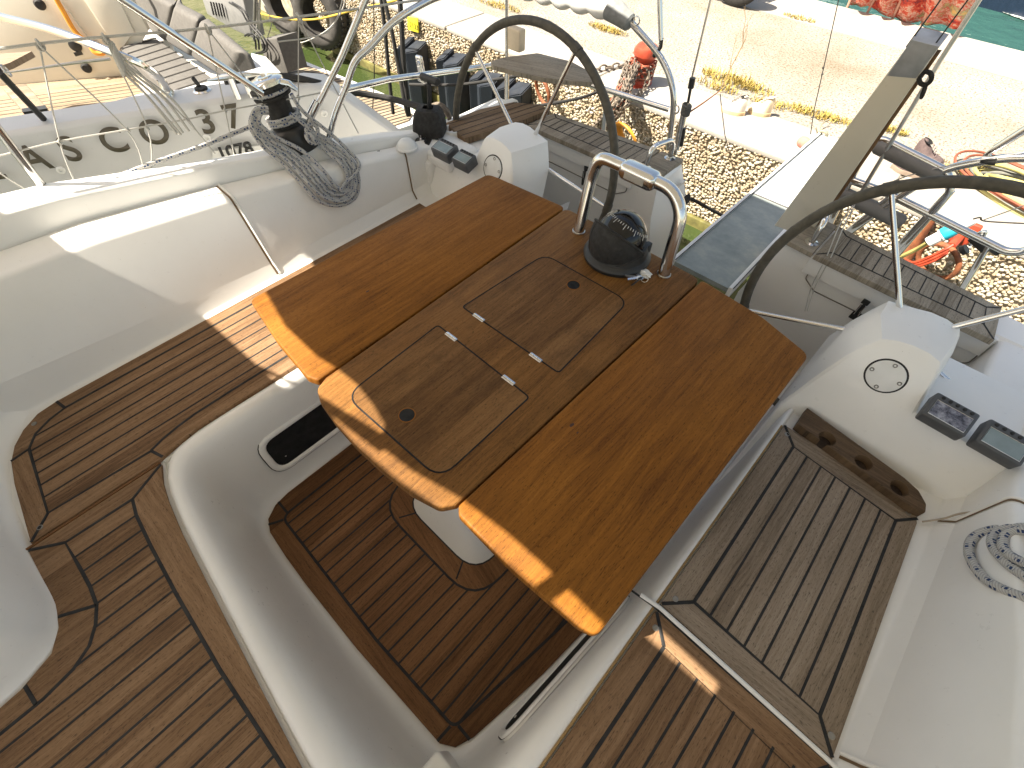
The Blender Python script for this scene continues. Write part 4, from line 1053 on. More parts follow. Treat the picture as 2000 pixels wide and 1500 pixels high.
# outboard controls
th_ = thing('throttle', 'black throttle lever on the left helm deck', 'engine lever', tuple(U(842, 262, .63)))
tb = U(842, 258, .63)
bm = bmesh.new(); Pb = [V((-.062, -.045, 0)), V((.055, -.045, 0)), V((.055, .05, 0)), V((-.062, .05, 0))]
Pb = fillet(Pb, .02, 4, True); rot = Matrix.Rotation(math.radians(35), 3, 'Z')
loft(bm, [[tb + rot @ (p * s_ + V((0, 0, z))) for p in Pb] for s_, z in ((1.25, 0), (1.25, .02), (1.2, .055), (1.05, .092), (.88, .108), (.4, .114))], True); f_ = None
obj('housing', bm, M['rubber'], th_, ang=40)
bm = bmesh.new(); ltop = onp(838, 156, tb, (.2, 1, 0)); tube(bm, [tb + V((0, 0, .08)), tb.lerp(ltop, .55) + V((0, 0, .02)), ltop], [.014, .012, .011], 10, flat=.6); obj('lever', bm, M['black'], th_)
bm = bmesh.new(); tube(bm, [ltop + V((-.052, -.0, .0)), ltop + V((-.048, 0, 0)), ltop + V((.043, .012, 0)), ltop + V((.048, .012, 0))], [.012, .016, .016, .012], 14); obj('grip', bm, M['black'], th_)
dm_ = thing('dome_vent', 'white dome cap on the coaming between the winch and throttle', 'vent', tuple(U(795, 286, .66)))
bm = bmesh.new(); lathe(bm, [(.050, 0), (.050, .006), (.044, .008), (.040, .020), (.028, .032), (.012, .037), (0, .038)], U(795, 288, .655), seg=32); obj('cap', bm, M['white'], dm_)
sw = thing('engine_switches', 'black switch plates with small toggles in front of the throttle', 'switch panel', tuple(U(832, 275, .64)))
for c, s_, mt in (((826, 276), (.075, .055, .006), 'black'), ((846, 266), (.06, .05, .005), 'black')):
    bm = bmesh.new(); box(bm, U(*c, .628), s_, rot, .002); pt_ = obj('plate', bm, M[mt], sw)
    for d_ in (-.018, .012):
        bm = bmesh.new(); cc_ = U(*c, .634) + V((d_, .004, 0)); lathe(bm, [(.007, 0), (.006, .005), (.003, .007), (.003, .02), (0, .021)], cc_, seg=10); obj('toggle', bm, M['steel_dull'] if d_ < 0 else M['black'], pt_)
# instruments
def display(name, lab, c, yaw, tilt, scr, sgn=1, w_=.112, h_=.082):
    d = thing(name, lab, 'display', tuple(c), 'helm displays')
    q = (Matrix.Rotation(yaw, 3, 'Z') @ Matrix.Rotation(tilt, 3, 'X'))
    bm = bmesh.new(); box(bm, c - q @ V((0, 0, .008)), (w_, h_, .050), q, .006); hs_ = obj('casing', bm, plain('display_case', (.075, .078, .082), .5), d)
    bm = bmesh.new(); box(bm, c + q @ V((0, -.008, .0175)), (w_ * .80, h_ * .58, .002), q); obj('screen', bm, scr, d)
    bm = bmesh.new()
    P = [c + q @ V((x_, y_, .0182)) for x_, y_ in ((-w_ * .41, -.008 - h_ * .3), (w_ * .41, -.008 - h_ * .3), (w_ * .41, -.008 + h_ * .3), (-w_ * .41, -.008 + h_ * .3))]
    tube(bm, P, .0012, 5, closed=True); obj('bezel', bm, M['steel_dull'], d)
    for k in range(5):
        bm = bmesh.new(); lathe(bm, [(.005, 0), (.0045, .003), (0, .0035)], c + q @ V((-w_ * .33 + k * w_ * .165, h_ * .37, .017)), q @ V((0, 0, 1)), 10); obj('button', bm, M['rubber'], hs_)
    return d
M['lcd'] = plain('lcd_grey_green', (.22, .27, .27), .12, var=.08, scale=30)
s = N('chart_screen'); t = s.tex(); M['chart'] = s.set(s.ramp(s.noise(t, 55, 4, .7), [(.35, (.035, .035, .045)), (.5, (.15, .15, .18)), (.65, (.33, .33, .36))]), .15)
display('instrument_display', 'right helm display nearer the pod, showing a mottled dark chart', U(1852, 812, .655), math.radians(-2), math.radians(20), M['chart'])
display('instrument_display', 'right helm display nearer the picture edge with a blank pale screen', U(1957, 866, .655), math.radians(-2), math.radians(20), M['lcd'])
display('instrument_display', 'left helm display nearer the throttle with buttons beside its pale screen', U(869, 292, .668), math.radians(2), math.radians(16), M['lcd'], 1, .105, .075)
display('instrument_display', 'left helm display nearest the white pod, pale blank screen', U(907, 312, .668), math.radians(2), math.radians(16), M['lcd'], 1, .09, .070)
# rope coil on the right seat back
rc = thing('rope_coil', 'coil of white and blue flecked rope lying against the right seat back', 'rope', tuple(U(1960, 1100, .6)))
def fr(x, y): return onp(x, y, (.625, .9, .60), (-1, 0, .55))
bm = bmesh.new()
for i, L_ in enumerate(([(2060, 1190), (1985, 1168), (1930, 1138), (1900, 1092), (1908, 1058), (1950, 1042), (2000, 1044), (2060, 1060), (2110, 1100), (2120, 1150), (2100, 1185)], [(2070, 1160), (2010, 1135), (1968, 1100), (1953, 1072), (1965, 1052), (2010, 1044), (2060, 1050), (2100, 1080), (2110, 1130)], [(2060, 1130), (2010, 1112), (1986, 1090), (1990, 1065), (2020, 1056), (2070, 1070), (2090, 1105)])):
    tube(bm, [fr(*p) + V((-.012 - .010 * i, 0, .006)) for p in [(q.x, q.y) for q in spline([V((*p, 0)) for p in L_], 8, closed=True)]], .0112, 10, closed=True)
obj('coils', bm, M['rope_white'], rc)
# raised seat plank
pk = thing('stern_gate_board', 'white-faced teak board standing tilted between the helm seats', 'board', tuple(UY(1540, 455, 2.1)))
a0, a1 = UY(1512, 441, 2.12), UY(1577, 465, 2.12); b0, b1 = UY(1765, 100, 1.84), UY(1826, 104, 1.84)
ax_ = (b0 + b1 - a0 - a1).normalized(); nv = (a1 - a0).cross(ax_).normalized(); nv = nv if nv.y > 0 else -nv
bm = bmesh.new(); prism(bm, [a0, a1, b1, b0], nv * .018, .004); obj('board_face', bm, M['gel_cream'], pk)
sd_ = (a1 - a0).normalized()
bm = bmesh.new(); prism(bm, [p + nv * .0185 for p in (a0 + sd_ * .004, a1 + sd_ * .012, b1 + sd_ * .010 - ax_ * .02, b0 + sd_ * .004 - ax_ * .02)], nv * .026, .003); planar_uv(bm, tuple(ax_), tuple(sd_)); obj('teak_backing', bm, M['teak_deck'], pk)
bm = bmesh.new(); m_ = (b0 + b1) / 2; prism(bm, [b0 - ax_ * .075 - nv * .003, b1 - ax_ * .075 - nv * .003, b1 + ax_ * .02 - nv * .003, b0 + ax_ * .035 - nv * .003], nv * .05, .004)
fo = obj('steel_cap', bm, plain('cap_metal', (.42, .44, .47), .5, .35, var=.3, scale=12), pk)
shk = b1 - ax_ * .07 + sd_ * .02
bm = bmesh.new(); torus(bm, shk, (.3, 1, .2), .016, .006, 18, 8); torus(bm, shk + V((.015, 0, -.03)), (1, .3, .2), .015, .004, 18, 8); obj('shackle', bm, M['rubber'], pk)
# guardrails on the right quarter
pr = thing('pushpit', 'polished steel pushpit with padded backrests around the right helm seat', 'rail', tuple(UY(1590, 470, 2.2)))
YR = 2.22
def Y(*p): return [UY(x, y, YR) for x, y in p]
tubes(pr, 'backrest_hoop', fillet(Y((1600, 480), (1705, 262), (1850, 335), (1858, 372), (1738, 500)), [0, .05, .05, .05, 0], 7), .0135)
tubes(pr, 'cross_rail', fillet(Y((1655, 349), (1735, 378), (1965, 492), (1995, 492), (2050, 470)), [0, .02, .06, .04, 0], 5), .0145)
tubes(pr, 'brace', Y((1860, 372), (1700, 560)), .0105); tubes(pr, 'brace', Y((1935, 472), (1850, 612)), .0115); tubes(pr, 'brace', Y((1745, 378), (1640, 465)), .0105)
tubes(pr, 'outer_hoop', spline(Y((1660, 452), (1755, 385), (1840, 335), (1925, 314), (2010, 308), (2100, 318)), 6), .0145)
for i, (a, b) in enumerate((((1710, 282), (1838, 345)), ((1632, 372), (1765, 436)))):
    bm = bmesh.new(); tube(bm, [UY(a[0], a[1], YR - .0), UY(a[0] + 6, a[1] + 3, YR), UY(b[0] - 6, b[1] - 3, YR), UY(*b, YR)], [.020, .028, .028, .020], 14); obj('backrest_pad', bm, plain('pad_grey', (.15, .145, .14), .6), pr)
tubes(pr, 'strut', Y((1932, 318), (1930, 300), (1945, 290)), .010, 'steel'); tubes(pr, 'strut', Y((1945, 290), (2070, 210)), .0125)
bm = bmesh.new(); lathe(bm, [(.016, -.02), (.016, .02)], UY(1932, 312, YR), axis=(1, 0, .3), seg=14); obj('clamp', bm, M['black'], pr)
cl = thing('rail_clamp_mount', 'black clamp and bracket bolted round the right pushpit rail', 'bracket', tuple(UY(1915, 480, YR)))
bm = bmesh.new(); box(bm, UY(1912, 478, YR), (.075, .02, .022), Matrix.Rotation(.35, 3, 'Y'), .003); tube(bm, Y((1925, 480), (1948, 498)), .006, 8); tube(bm, Y((1878, 490), (1888, 486)), .018, 14); obj('bracket', bm, M['black'], cl)
bm = bmesh.new(); tube(bm, spline(Y((1895, 480), (1905, 460), (1925, 452), (1918, 466), (1905, 476)), 4), .006, 8); obj('u_bolt', bm, M['steel'], cl)
s3 = stay('backstay', 'thick grey backstay running up from the right wheel past the tilted board', [(1672, 392), (1835, 120), (1925, -20)], .0075, 2.2)
s4 = stay('flag_halyard', 'thin cord dropping past the shoes on the quay, knotted halfway', [(1583, 262), (1590, 215), (1607, 140), (1640, -10)], .0022, 2.9, mat='black')
for p in ((1608, 132), (1606, 145)):
    bm = bmesh.new(); lathe(bm, [(0, -.008), (.006, 0), (0, .008)], UY(*p, 2.9), seg=8); obj('knot', bm, M['rubber'], s4)
s5 = stay('passerelle_lift', 'pair of thin lifting wires leading down to the tilted board', [(1770, 92), (1830, 10), (1850, -20)], .002, 1.84, mat='black')
tubes(s5, 'wire', [UY(1820, 95, 1.84), UY(1905, -20, 1.84)], .002, 'black', 6)
ln_ = thing('control_lines', 'pair of thin pale lines trailing from the rail past the right helm', 'rope', tuple(UY(1610, 500, 1.9)))
for o_k in (0, 9):
    tubes(ln_, 'line', spline([UY(1668 + o_k * .3, 398, 2.2), UY(1640 + o_k, 440, 2.0), UY(1615 + o_k, 500, 1.95), UY(1585 + o_k * .8, 560, 1.93), UY(1572 + o_k * .5, 608, 1.9)], 6), .0022, 'rope_plain', 6)
tubes(ln_, 'line', spline([UY(1648, 398, 2.2), UY(1760, 348, 2.2), UY(1870, 320, 2.2), UY(2010, 296, 2.2)], 6), .0022, 'steel_dull', 6)
tubes(ln_, 'line', spline([UY(1700, 392, 2.2), UY(1840, 455, 2.2), UY(1920, 430, 2.2), UY(2010, 398, 2.2)][2:], 6), .002, 'rope_plain', 6)

# rolled white cover ending in a grey cup, tied to the left gate hoop
rv = thing('rolled_cover', 'rolled white cloth with a grey cup end tied to the left gate hoop', 'cover', tuple(UY(1210, 25, 2.16)))
a_, b_ = UY(1232, 46, 2.16), UY(1192, 14, 2.16); d_ = (b_ - a_)
bm = bmesh.new(); lathe(bm, [(.0, 0), (.026, 0), (.034, .008), (.040, d_.length * .5), (.048, d_.length * .95), (.046, d_.length), (.0, d_.length * .96)], a_, d_, 26); obj('cup', bm, plain('grey_cup', (.22, .23, .23), .8, var=.2, scale=40, bump=.4), rv)
bm = bmesh.new(); rows = []
q0_, q1_ = UY(1196, 12, 2.17), UY(960, -42, 2.25)
for i in range(40):
    t_ = i / 39; c_ = q0_.lerp(q1_, t_); rows.append([c_ + V((0, .038 * math.cos(a2) , .038 * math.sin(a2) - (.020 * abs(math.sin(i * .55)) if math.sin(a2) < -.3 else 0))) * 1.0 for a2 in [2 * math.pi * k / 12 for k in range(12)]])
loft(bm, rows, True); obj('cloth_roll', bm, M['white'], rv, ang=80)
bm = bmesh.new(); tube(bm, [UY(1232, 44, 2.16), UY(1246, 56, 2.17)], .008, 8); torus(bm, UY(1243, 40, 2.16), (0, 1, .2), .016, .003, 18, 6); obj('tie', bm, M['steel'], rv)
# ============================================================ gangway
pg = thing('gangway', 'narrow white-edged grey gangway plank from the stern to the quay', 'gangway', tuple(U(1380, 519, .42)))
gl = [U(1332, 489, .43), U(1552, 303, .272)]; gr_ = [U(1432, 549, .43), U(1640, 345, .272)]
gd = (gl[1] - gl[0]).normalized(); gw = (gr_[0] - gl[0]); gw = (gw - gd * gw.dot(gd)); gw = gw.normalized() * .285
L0 = gl[0] - gd * .10; L1 = gl[0] + gd * 1.92; L1.z = ZQ + .045; R0 = L0 + gw; R1 = L1 + gw
gn = (L1 - L0).cross(gw).normalized(); gn = gn if gn.z > 0 else -gn
s = N('gangway_nonslip'); t = s.tex(); M['gang'] = s.set(s.ramp(s.noise(t, 5, 6, .7), [(.3, (.17, .20, .195)), (.5, (.25, .28, .27)), (.7, (.38, .38, .33))]), .7)
bm = bmesh.new(); gu = gw.normalized()
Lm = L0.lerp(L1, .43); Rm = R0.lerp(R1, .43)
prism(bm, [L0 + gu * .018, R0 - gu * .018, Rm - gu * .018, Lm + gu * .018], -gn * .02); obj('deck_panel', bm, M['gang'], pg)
bm = bmesh.new(); prism(bm, [Lm + gu * .018 + gd * .002, Rm - gu * .018 + gd * .002, R1 - gu * .018, L1 + gu * .018], -gn * .02); obj('end_panel', bm, plain('sunlit_white_gangway', (.55, .56, .54), .6), pg)  # far part coloured white to stand for the sun falling on it
for a, b in ((L0, L1), (R0 - gu * .018, R1 - gu * .018)):
    bm = bmesh.new(); prism(bm, [a + gn * .008, a + gu * .018 + gn * .008, b + gu * .018 + gn * .008, b + gn * .008], -gn * .045, .003); obj('side_rail', bm, M['white'], pg)
    bm = bmesh.new(); tube(bm, [a + gn * .009 + gu * .018, b + gn * .009 + gu * .018], .0022, 5); obj('rail_gap', bm, M['caulk'], pg)
mj = L0.lerp(L1, .43); bm = bmesh.new(); tube(bm, [mj + gn * .002, mj + gw + gn * .002], .004, 6); obj('joint', bm, M['steel'], pg)
cr = thing('wheel_fitting', 'worn roller and rope eye where the gangway corner meets the quay', 'fitting', tuple(U(1590, 262, ZQ)))
bm = bmesh.new(); lathe(bm, [(0, -.04), (.028, -.04), (.034, -.02), (.034, .02), (.028, .04), (0, .04)], U(1572, 280, ZQ + .035), (1, -.5, 0), 20); obj('roller', bm, plain('faded_red_rubber', (.42, .17, .13), .8, var=.3), cr)
bm = bmesh.new(); torus(bm, U(1600, 258, ZQ + .04), (.6, .4, .5), .032, .012, 22, 8); torus(bm, U(1608, 262, ZQ + .05), (.1, .9, .5), .024, .009, 22, 8); tube(bm, spline([U(1590, 280, ZQ + .02), U(1604, 300, ZQ + .01), U(1612, 340, ZQ + .008)], 5), .006, 6)
tube(bm, spline([U(1600, 255, ZQ + .03), U(1607, 240, ZQ + .04), U(1622, 232, ZQ + .05)], 5), .004, 6); obj('rope_eye', bm, plain('worn_line', (.25, .23, .16), .9, var=.4), cr)

# ============================================================ things on the quay
def shoe(name, lab, heel, toe, zb, colr, sole, w_=.10, group=None, lace=(.5, .5, .5)):
    sh = thing(name, lab, 'shoe', tuple((heel + toe) / 2), group)
    d = (toe - heel); L = d.length; d.normalize(); s_ = V((-d.y, d.x, 0)); n = 22; c0 = (heel + toe) / 2; c0.z = zb
    def outline(k):    # half width along the length
        t = k; return (.36 + .16 * math.sin(min(1, t * 1.15) * math.pi * .9) - .05 * math.sin(t * 2 * math.pi)) * w_ * (1 if .05 < t < .95 else .72)
    def ring(t, hs, ws, zf):
        return None
    bm = bmesh.new(); rows = []
    for i in range(n + 1):
        t = i / n; x = (t - .5) * L; hw = outline(t) * (math.sin(math.pi * min(1, max(.02, t * 4))/2) if t < .25 else 1) * (math.sqrt(max(.02, 1 - ((t - .75) / .25) ** 2)) if t > .75 else 1)
        hh = .105 if t < .18 else (.105 - (t - .18) * .16 if t < .55 else max(.028, .046 - (t - .55) * .03))
        hh *= (.75 + .25 * min(1, t / .06)) * (1 if t < .93 else (1 - (t - .93) * 6))
        row = []
        for j in range(13):
            a = math.pi * j / 12; row.append(c0 + d * x + s_ * (hw * math.cos(a)) + V((0, 0, .018 + hh * math.sin(a) ** .7)))
        rows.append(row)
    loft(bm, rows); rr = [v for v in bm.verts]
    up_ = obj('upper', bm, colr, sh, ang=60)
    bm = bmesh.new(); P = []
    for i in range(n + 1):
        t = i / n; x = (t - .5) * (L + .012); hw = outline(t) * 1.10 * (math.sin(math.pi * min(1, max(.02, t * 4))/2) if t < .25 else 1) * (math.sqrt(max(.02, 1 - ((t - .75) / .25) ** 2)) if t > .75 else 1)
        P.append((x, hw))
    poly = [c0 + d * x + s_ * h + V((0, 0, .024)) for x, h in P] + [c0 + d * x - s_ * h + V((0, 0, .024)) for x, h in reversed(P)]
    prism(bm, poly, (0, 0, -.024), .003); obj('sole', bm, sole, sh)
    bm = bmesh.new(); lathe(bm, [(0, .0), (w_ * .24, .0), (w_ * .30, .003)], c0 - d * L * .27 + V((0, 0, .113)), (d + V((0, 0, 3))).normalized(), 20)
    obj('opening', bm, M['void'] if lace[0] < .4 else plain('shoe_lining', (.45, .40, .33), .9), sh)
    bm = bmesh.new()
    for k in range(4):
        q_ = c0 + d * (L * (-.06 + k * .075)); z_ = .105 - k * .013
        tube(bm, [q_ + s_ * .022 + V((0, 0, z_ - .008)), q_ + V((0, 0, z_ + .002)), q_ - s_ * .022 + d * .008 + V((0, 0, z_ - .008))], .0028, 6)
    obj('laces', bm, plain('lace', lace, .9), sh)
    return sh
M['shoe_w'] = plain('white_leather', (.66, .60, .50), .7, var=.1); M['gum'] = plain('gum_sole', (.50, .36, .20), .8, var=.15); M['shoe_t'] = plain('tan_leather', (.62, .50, .34), .7, var=.15)
M['shoe_p'] = plain('mauve_mesh', (.085, .06, .058), .9, var=.25, scale=60, bump=.3); M['shoe_ps'] = plain('taupe_sole', (.19, .145, .11), .85, var=.2)
z_ = ZQ + .009
shoe('shoe', 'left white trainer of the pale pair on the sunny quay slab', U(1452, 226, z_), U(1410, 212, z_), z_, M['shoe_w'], M['gum'], .095, 'pale trainers', (.10, .09, .08))
shoe('shoe', 'right cream trainer with tan sides of the pale pair on the slab', U(1502, 228, z_), U(1462, 215, z_), z_, M['shoe_t'], M['gum'], .095, 'pale trainers', (.55, .5, .42))
shoe('shoe', 'mauve running shoe with thick sole showing under the padded rail', U(1740, 328, z_), U(1818, 346, z_), z_, M['shoe_p'], M['shoe_ps'], .11, 'mauve running shoes', (.12, .09, .09))
shoe('shoe', 'second mauve shoe, mostly hidden behind the first by the padded rail', U(1775, 305, z_), U(1835, 330, z_), z_, M['shoe_p'], M['shoe_ps'], .10, 'mauve running shoes', (.12, .09, .09))
# hose coil
hc = thing('hose_coil', 'heap of yellow and grey hoses with a red cable coiled on the quay', 'hose', tuple(U(1985, 395, ZQ)))
cc = U(2000, 392, ZQ)
for i, (rx, ry, mt) in enumerate(((.62, .24, 'yellow'), (.58, .215, 'hose_grey'), (.55, .22, 'yellow'), (.50, .18, 'hose_grey'), (.47, .19, 'yellow'), (.43, .15, 'hose_grey'), (.40, .17, 'hose_grey'), (.36, .12, 'yellow'), (.66, .27, 'hose_red'), (.60, .25, 'hose_red'), (.53, .20, 'yellow'))):
    if 'hose_grey' not in M: M['hose_grey'] = plain('grey_hose', (.17, .17, .15), .6, var=.3); M['hose_red'] = plain('red_brown_cable', (.22, .06, .03), .7, var=.3)
    r = random.Random(i); ox, oy, zz = r.uniform(-.03, .03), r.uniform(-.03, .03), ZQ + .015 + .012 * (i % 5)
    bm = bmesh.new(); ph = r.uniform(0, 6)
    tube(bm, [cc + V((ox + rx * .62 * math.cos(a) - .25 * ry * math.sin(a), oy + ry * math.sin(a) - .12 * rx * math.cos(a), zz - ZQ + .006 * math.sin(3 * a + ph))) for a in [2 * math.pi * k / 60 for k in range(60)]], .011 if 'red' not in mt else .007, 8, closed=True)
    obj('hose', bm, M[mt], hc)
# red bollard wrapped in chains
bo = thing('bollard', 'chipped red mooring bollard on the quay edge wrapped in rusty chains', 'bollard', tuple(U(1245, 150, ZQ)))
bb = U(1245, 152, ZQ) ; bb = V((-2.03, 3.60, ZQ)); BS = .70
tilt = V((.10, -.02, 1)).normalized()
bm = bmesh.new(); lathe(bm, [(r_ * .85, z_ * .75) for r_, z_ in ((.13, 0), (.13, .02), (.085, .035), (.070, .10), (.068, .20), (.085, .25), (.105, .275), (.108, .31), (.095, .345), (.05, .362), (0, .365))], bb, tilt, 28)
for v in bm.verts:
    if (v.co - bb).dot(tilt) > .17: v.co += (v.co - bb).normalized() * .015 * noise.noise(v.co * 12)
obj('post', bm, M['redpaint'], bo)
M['chain'] = plain('galvanised_chain', (.20, .165, .13), .6, .4, var=.6, scale=16, bump=.3)
M['chain_red'] = plain('rusty_red_chain', (.32, .09, .05), .75, .1, var=.55, scale=22, bump=.3)
def chain(bm, pts, R_=.019, r_=.0055):
    P = resample(pts, max(3, int(sum((V(b) - V(a)).length for a, b in zip(pts, pts[1:])) / (R_ * 2.1))))
    for i in range(len(P) - 1):
        t_ = (P[i + 1] - P[i]).normalized(); a = V((.3, .8, .5)).cross(t_).normalized(); b = t_.cross(a)
        nrm = a if i % 2 else b; sd_ = nrm.cross(t_); c = (P[i] + P[i + 1]) / 2
        tube(bm, [c + t_ * (R_ * 1.45 * math.cos(q_)) + sd_ * (R_ * .85 * math.sin(q_)) for q_ in [2 * math.pi * k / 12 for k in range(12)]], r_, 5, closed=True, uv=False)
r = random.Random(11)
ch = thing('chain_bundle', 'thick bundle of rusty mooring chains running from the bollard down the wall', 'chain', tuple(bb + V((0, 0, .2))))
bm = bmesh.new(); bm2 = bmesh.new()
for k in range(10):
    j = lambda s_: r.uniform(-s_, s_)
    a = V((-2.03 + j(.06), 3.52 + j(.05), 0.34 + j(.04))); b = U(1205 + j(16), 200 + j(8), .31 + j(.03)); c = UY(1165 + j(14), 262 + j(12), 3.20); d = UY(1085 + j(10), 322 + j(8), 3.14)
    tgt = bm2 if k in (2, 5, 7) else bm
    chain(tgt, spline([a, a.lerp(b, .5) + V((0, 0, j(.02))), b, c, d], 6))
for k in range(5):
    th0 = k * .5; chain(bm if k % 2 else bm2, [bb + tilt * (.15 - k * .022) + V((.088 * math.cos(th0 + q_), .088 * math.sin(th0 + q_), 0)) for q_ in [2 * math.pi * i / 20 for i in range(21)]])
obj('grey_chain', bm, M['chain'], ch); obj('red_chain', bm2, M['chain_red'], ch)
ch2 = thing('loose_chain', 'single chain hanging down the pebble wall beside the bundle', 'chain', tuple(U(1255, 190, ZQ)))
bm = bmesh.new(); chain(bm, spline([bb + V((.10, -.05, .12)), U(1262, 168, ZQ + .05), U(1235, 196, ZQ + .03), UY(1218, 215, 3.30), UY(1215, 250, 3.30), UY(1210, 285, 3.30), UY(1220, 330, 3.30)], 6)); obj('links', bm, M['chain'], ch2)
ch3 = thing('slack_chain', 'slack chain lying along the slab from the bollard to the teak perch', 'chain', tuple(U(1180, 136, ZQ)))
bm = bmesh.new(); chain(bm, spline([bb + V((-.08, -.02, .06)), U(1225, 128, ZQ + .03), U(1170, 134, ZQ + .03), U(1130, 137, ZQ + .03)], 5), .024, .007); obj('links', bm, M['chain'], ch3)
# mooring rings
def ringthing(lab, x, y, Yw, R_=.11, t=.014):
    g = thing('mooring_ring', lab, 'mooring ring', tuple(UY(x, y, Yw)), 'iron mooring rings on the wall')
    c = UY(x, y, Yw); bm = bmesh.new(); torus(bm, c, (.35, 1, .25), R_, t, 32, 10); obj('ring', bm, M['rust'], g)
    bm = bmesh.new(); tube(bm, [c + V((.0, .0, R_ * .95)), c + V((.01, .12, R_ * 1.1))], .022, 10); box(bm, c + V((.02, .13, R_ * 1.2)), (.09, .03, .13), None, .01); obj('eye_plate', bm, M['redpaint'], g)
    return g
ringthing('rusty ring on the wall seen under the teak perch', 1060, 178, 3.24, .10)
g2 = ringthing('orange rusty ring hanging beyond the right helm seat', 1832, 510, 3.22, .105, .014)
bm = bmesh.new(); 
for k in range(3): tube(bm, spline([UY(1862 - k * 4, 478 + k * 3, 3.2), UY(1840, 490 + k * 6, 3.18), UY(1790, 512 + k * 4, 3.2), UY(1768, 508, 3.25)], 5), .008, 8)
obj('red_shackles', bm, M['redpaint'], g2)
# shore power plug with cable
sp_ = thing('shore_power_plug', 'white and turquoise shore-power plug joined to a yellow cable', 'plug', tuple(UY(1840, 460, 3.05)))
a, b = UY(1812, 474, 3.0), UY(1900, 428, 3.05); d_ = (b - a)
for t0, t1, r_, mt in ((0, .30, .026, 'white'), (.30, .34, .033, 'white'), (.34, .62, .033, 'cyan'), (.62, 1, .028, 'white')):
    if 'cyan' not in M: M['cyan'] = plain('turquoise_plastic', (.02, .33, .42), .4)
    bm = bmesh.new(); lathe(bm, [(0, 0), (r_ * .94, 0), (r_, .006), (r_, (t1 - t0) * d_.length - .006), (r_ * .94, (t1 - t0) * d_.length), (0, (t1 - t0) * d_.length)], a + d_ * t0, d_, 20); obj('shell', bm, M[mt], sp_)
bm = bmesh.new(); tube(bm, spline([a, UY(1790, 487, 3.05), UY(1760, 502, 3.1), UY(1740, 520, 3.2)], 6), .011, 8); obj('cable', bm, M['yellow'], sp_)
bm = bmesh.new(); tube(bm, spline([b, UY(1915, 425, 3.1), UY(1925, 432, 3.15), UY(2010, 437, 3.2)], 6), .004, 6); obj('thin_lead', bm, M['rubber'], sp_)
# rusted pipe shadowed vertical strip on the wall
pi_ = thing('wall_pipe', 'short dark rusty pipe running down the pebble wall behind the right seat', 'pipe', tuple(UY(1790, 450, 3.28)))
bm = bmesh.new(); tube(bm, [UY(1818, 425, 3.30), UY(1790, 470, 3.30), UY(1762, 520, 3.30)], .030, 12); obj('pipe', bm, M['rust'], pi_)
# rubber dock fenders
def dock_fender(x, ytop, ybot, lab):
    f_ = thing('dock_fender', lab, 'fender', tuple(UY(x, ytop, 3.30)), 'navy rubber fenders bolted to the quay wall')
    base = UY(x, ytop, 3.31); zt = base.z; zb = ZW - .3; cx = base.x
    for k, wd in ((0, .10), (1, .16)):
        x0 = cx - .10 + k * .115
        P = [V((x0, 3.33, zt - .0)), V((x0, 3.18 - .02 * k, zt - .05)), V((x0 + wd * .45, 3.145 - .02 * k, zt - .04)), V((x0 + wd, 3.20, zt - .02)), V((x0 + wd, 3.33, zt + .03))]
        bm = bmesh.new(); top = [bm.verts.new(p) for p in P]; bot = [bm.verts.new(V((p.x, p.y, zb))) for p in P]; bm.faces.new(top)
        for i in range(5): bm.faces.new((top[i], top[(i + 1) % 5], bot[(i + 1) % 5], bot[i]))
        bmesh.ops.bevel(bm, geom=bm.edges[:], offset=.008, segments=2, affect='EDGES'); obj('rubber_rib', bm, M['darkblue'], f_, smooth=False)
    bm = bmesh.new()
    for z_ in (zt - .12, zt - .5): lathe(bm, [(.014, 0), (.012, .01), (0, .011)], V((cx + .20, 3.325, z_)), (0, -1, 0), 10)
    obj('bolt', bm, M['steel_dull'], f_)
dock_fender(808, 78, 200, 'navy rubber fender on the wall right of the hanging black ropes')
dock_fender(885, 102, 220, 'navy rubber fender on the wall framed by the left steering wheel rim')
dock_fender(952, 140, 215, 'navy rubber fender on the wall inside the wheel, left of the pole')
dock_fender(1006, 158, 215, 'navy rubber fender on the wall just right of the pole')
# tyres
def tyre(c, nrm, R_, r_, lab):
    t_ = thing('tyre', lab, 'tyre', tuple(c), 'old car tyres'); q_ = V(nrm).normalized()
    bm = bmesh.new(); lathe(bm, [(R_ * .55, -r_ * .8), (R_ * .62, -r_ * .95), (R_ * .8, -r_ * 1.05), (R_ * .93, -r_ * .9), (R_ * 1.0, -r_ * .6), (R_ * 1.02, 0), (R_ * 1.0, r_ * .6), (R_ * .93, r_ * .9), (R_ * .8, r_ * 1.05), (R_ * .62, r_ * .95), (R_ * .55, r_ * .8), (R_ * .60, r_ * .4), (R_ * .60, -r_ * .4), (R_ * .55, -r_ * .8)], c, q_, 40); obj('carcass', bm, M['tyre'], t_)
    bm = bmesh.new()
    qq_ = q_.to_track_quat('Z', 'Y')
    for k in range(36):
        a = 2 * math.pi * k / 36
        for s_ in (-1, 1): box(bm, V(c) + qq_ @ V((R_ * 1.015 * math.cos(a + .05 * s_), R_ * 1.015 * math.sin(a + .05 * s_), s_ * r_ * .38)), (.02, .028, r_ * .5), qq_.to_matrix() @ Matrix.Rotation(a, 3, 'Z'))
    obj('tread', bm, M['tyre'], t_)
    return t_
M['tyre'] = plain('weathered_tyre', (.050, .046, .042), .9, var=.4, scale=8, bump=.4, bscale=90)
tyre(UY(560, 8, 3.20), (.25, -1, .1), .30, .10, 'old tyre fender hanging on the wall nearest the outboard bracket')
tyre(UY(628, 28, 3.20), (.35, -1, .1), .30, .11, 'old tyre fender on the wall just left of the steel brace')
so2 = U(1428, 14, ZQ)
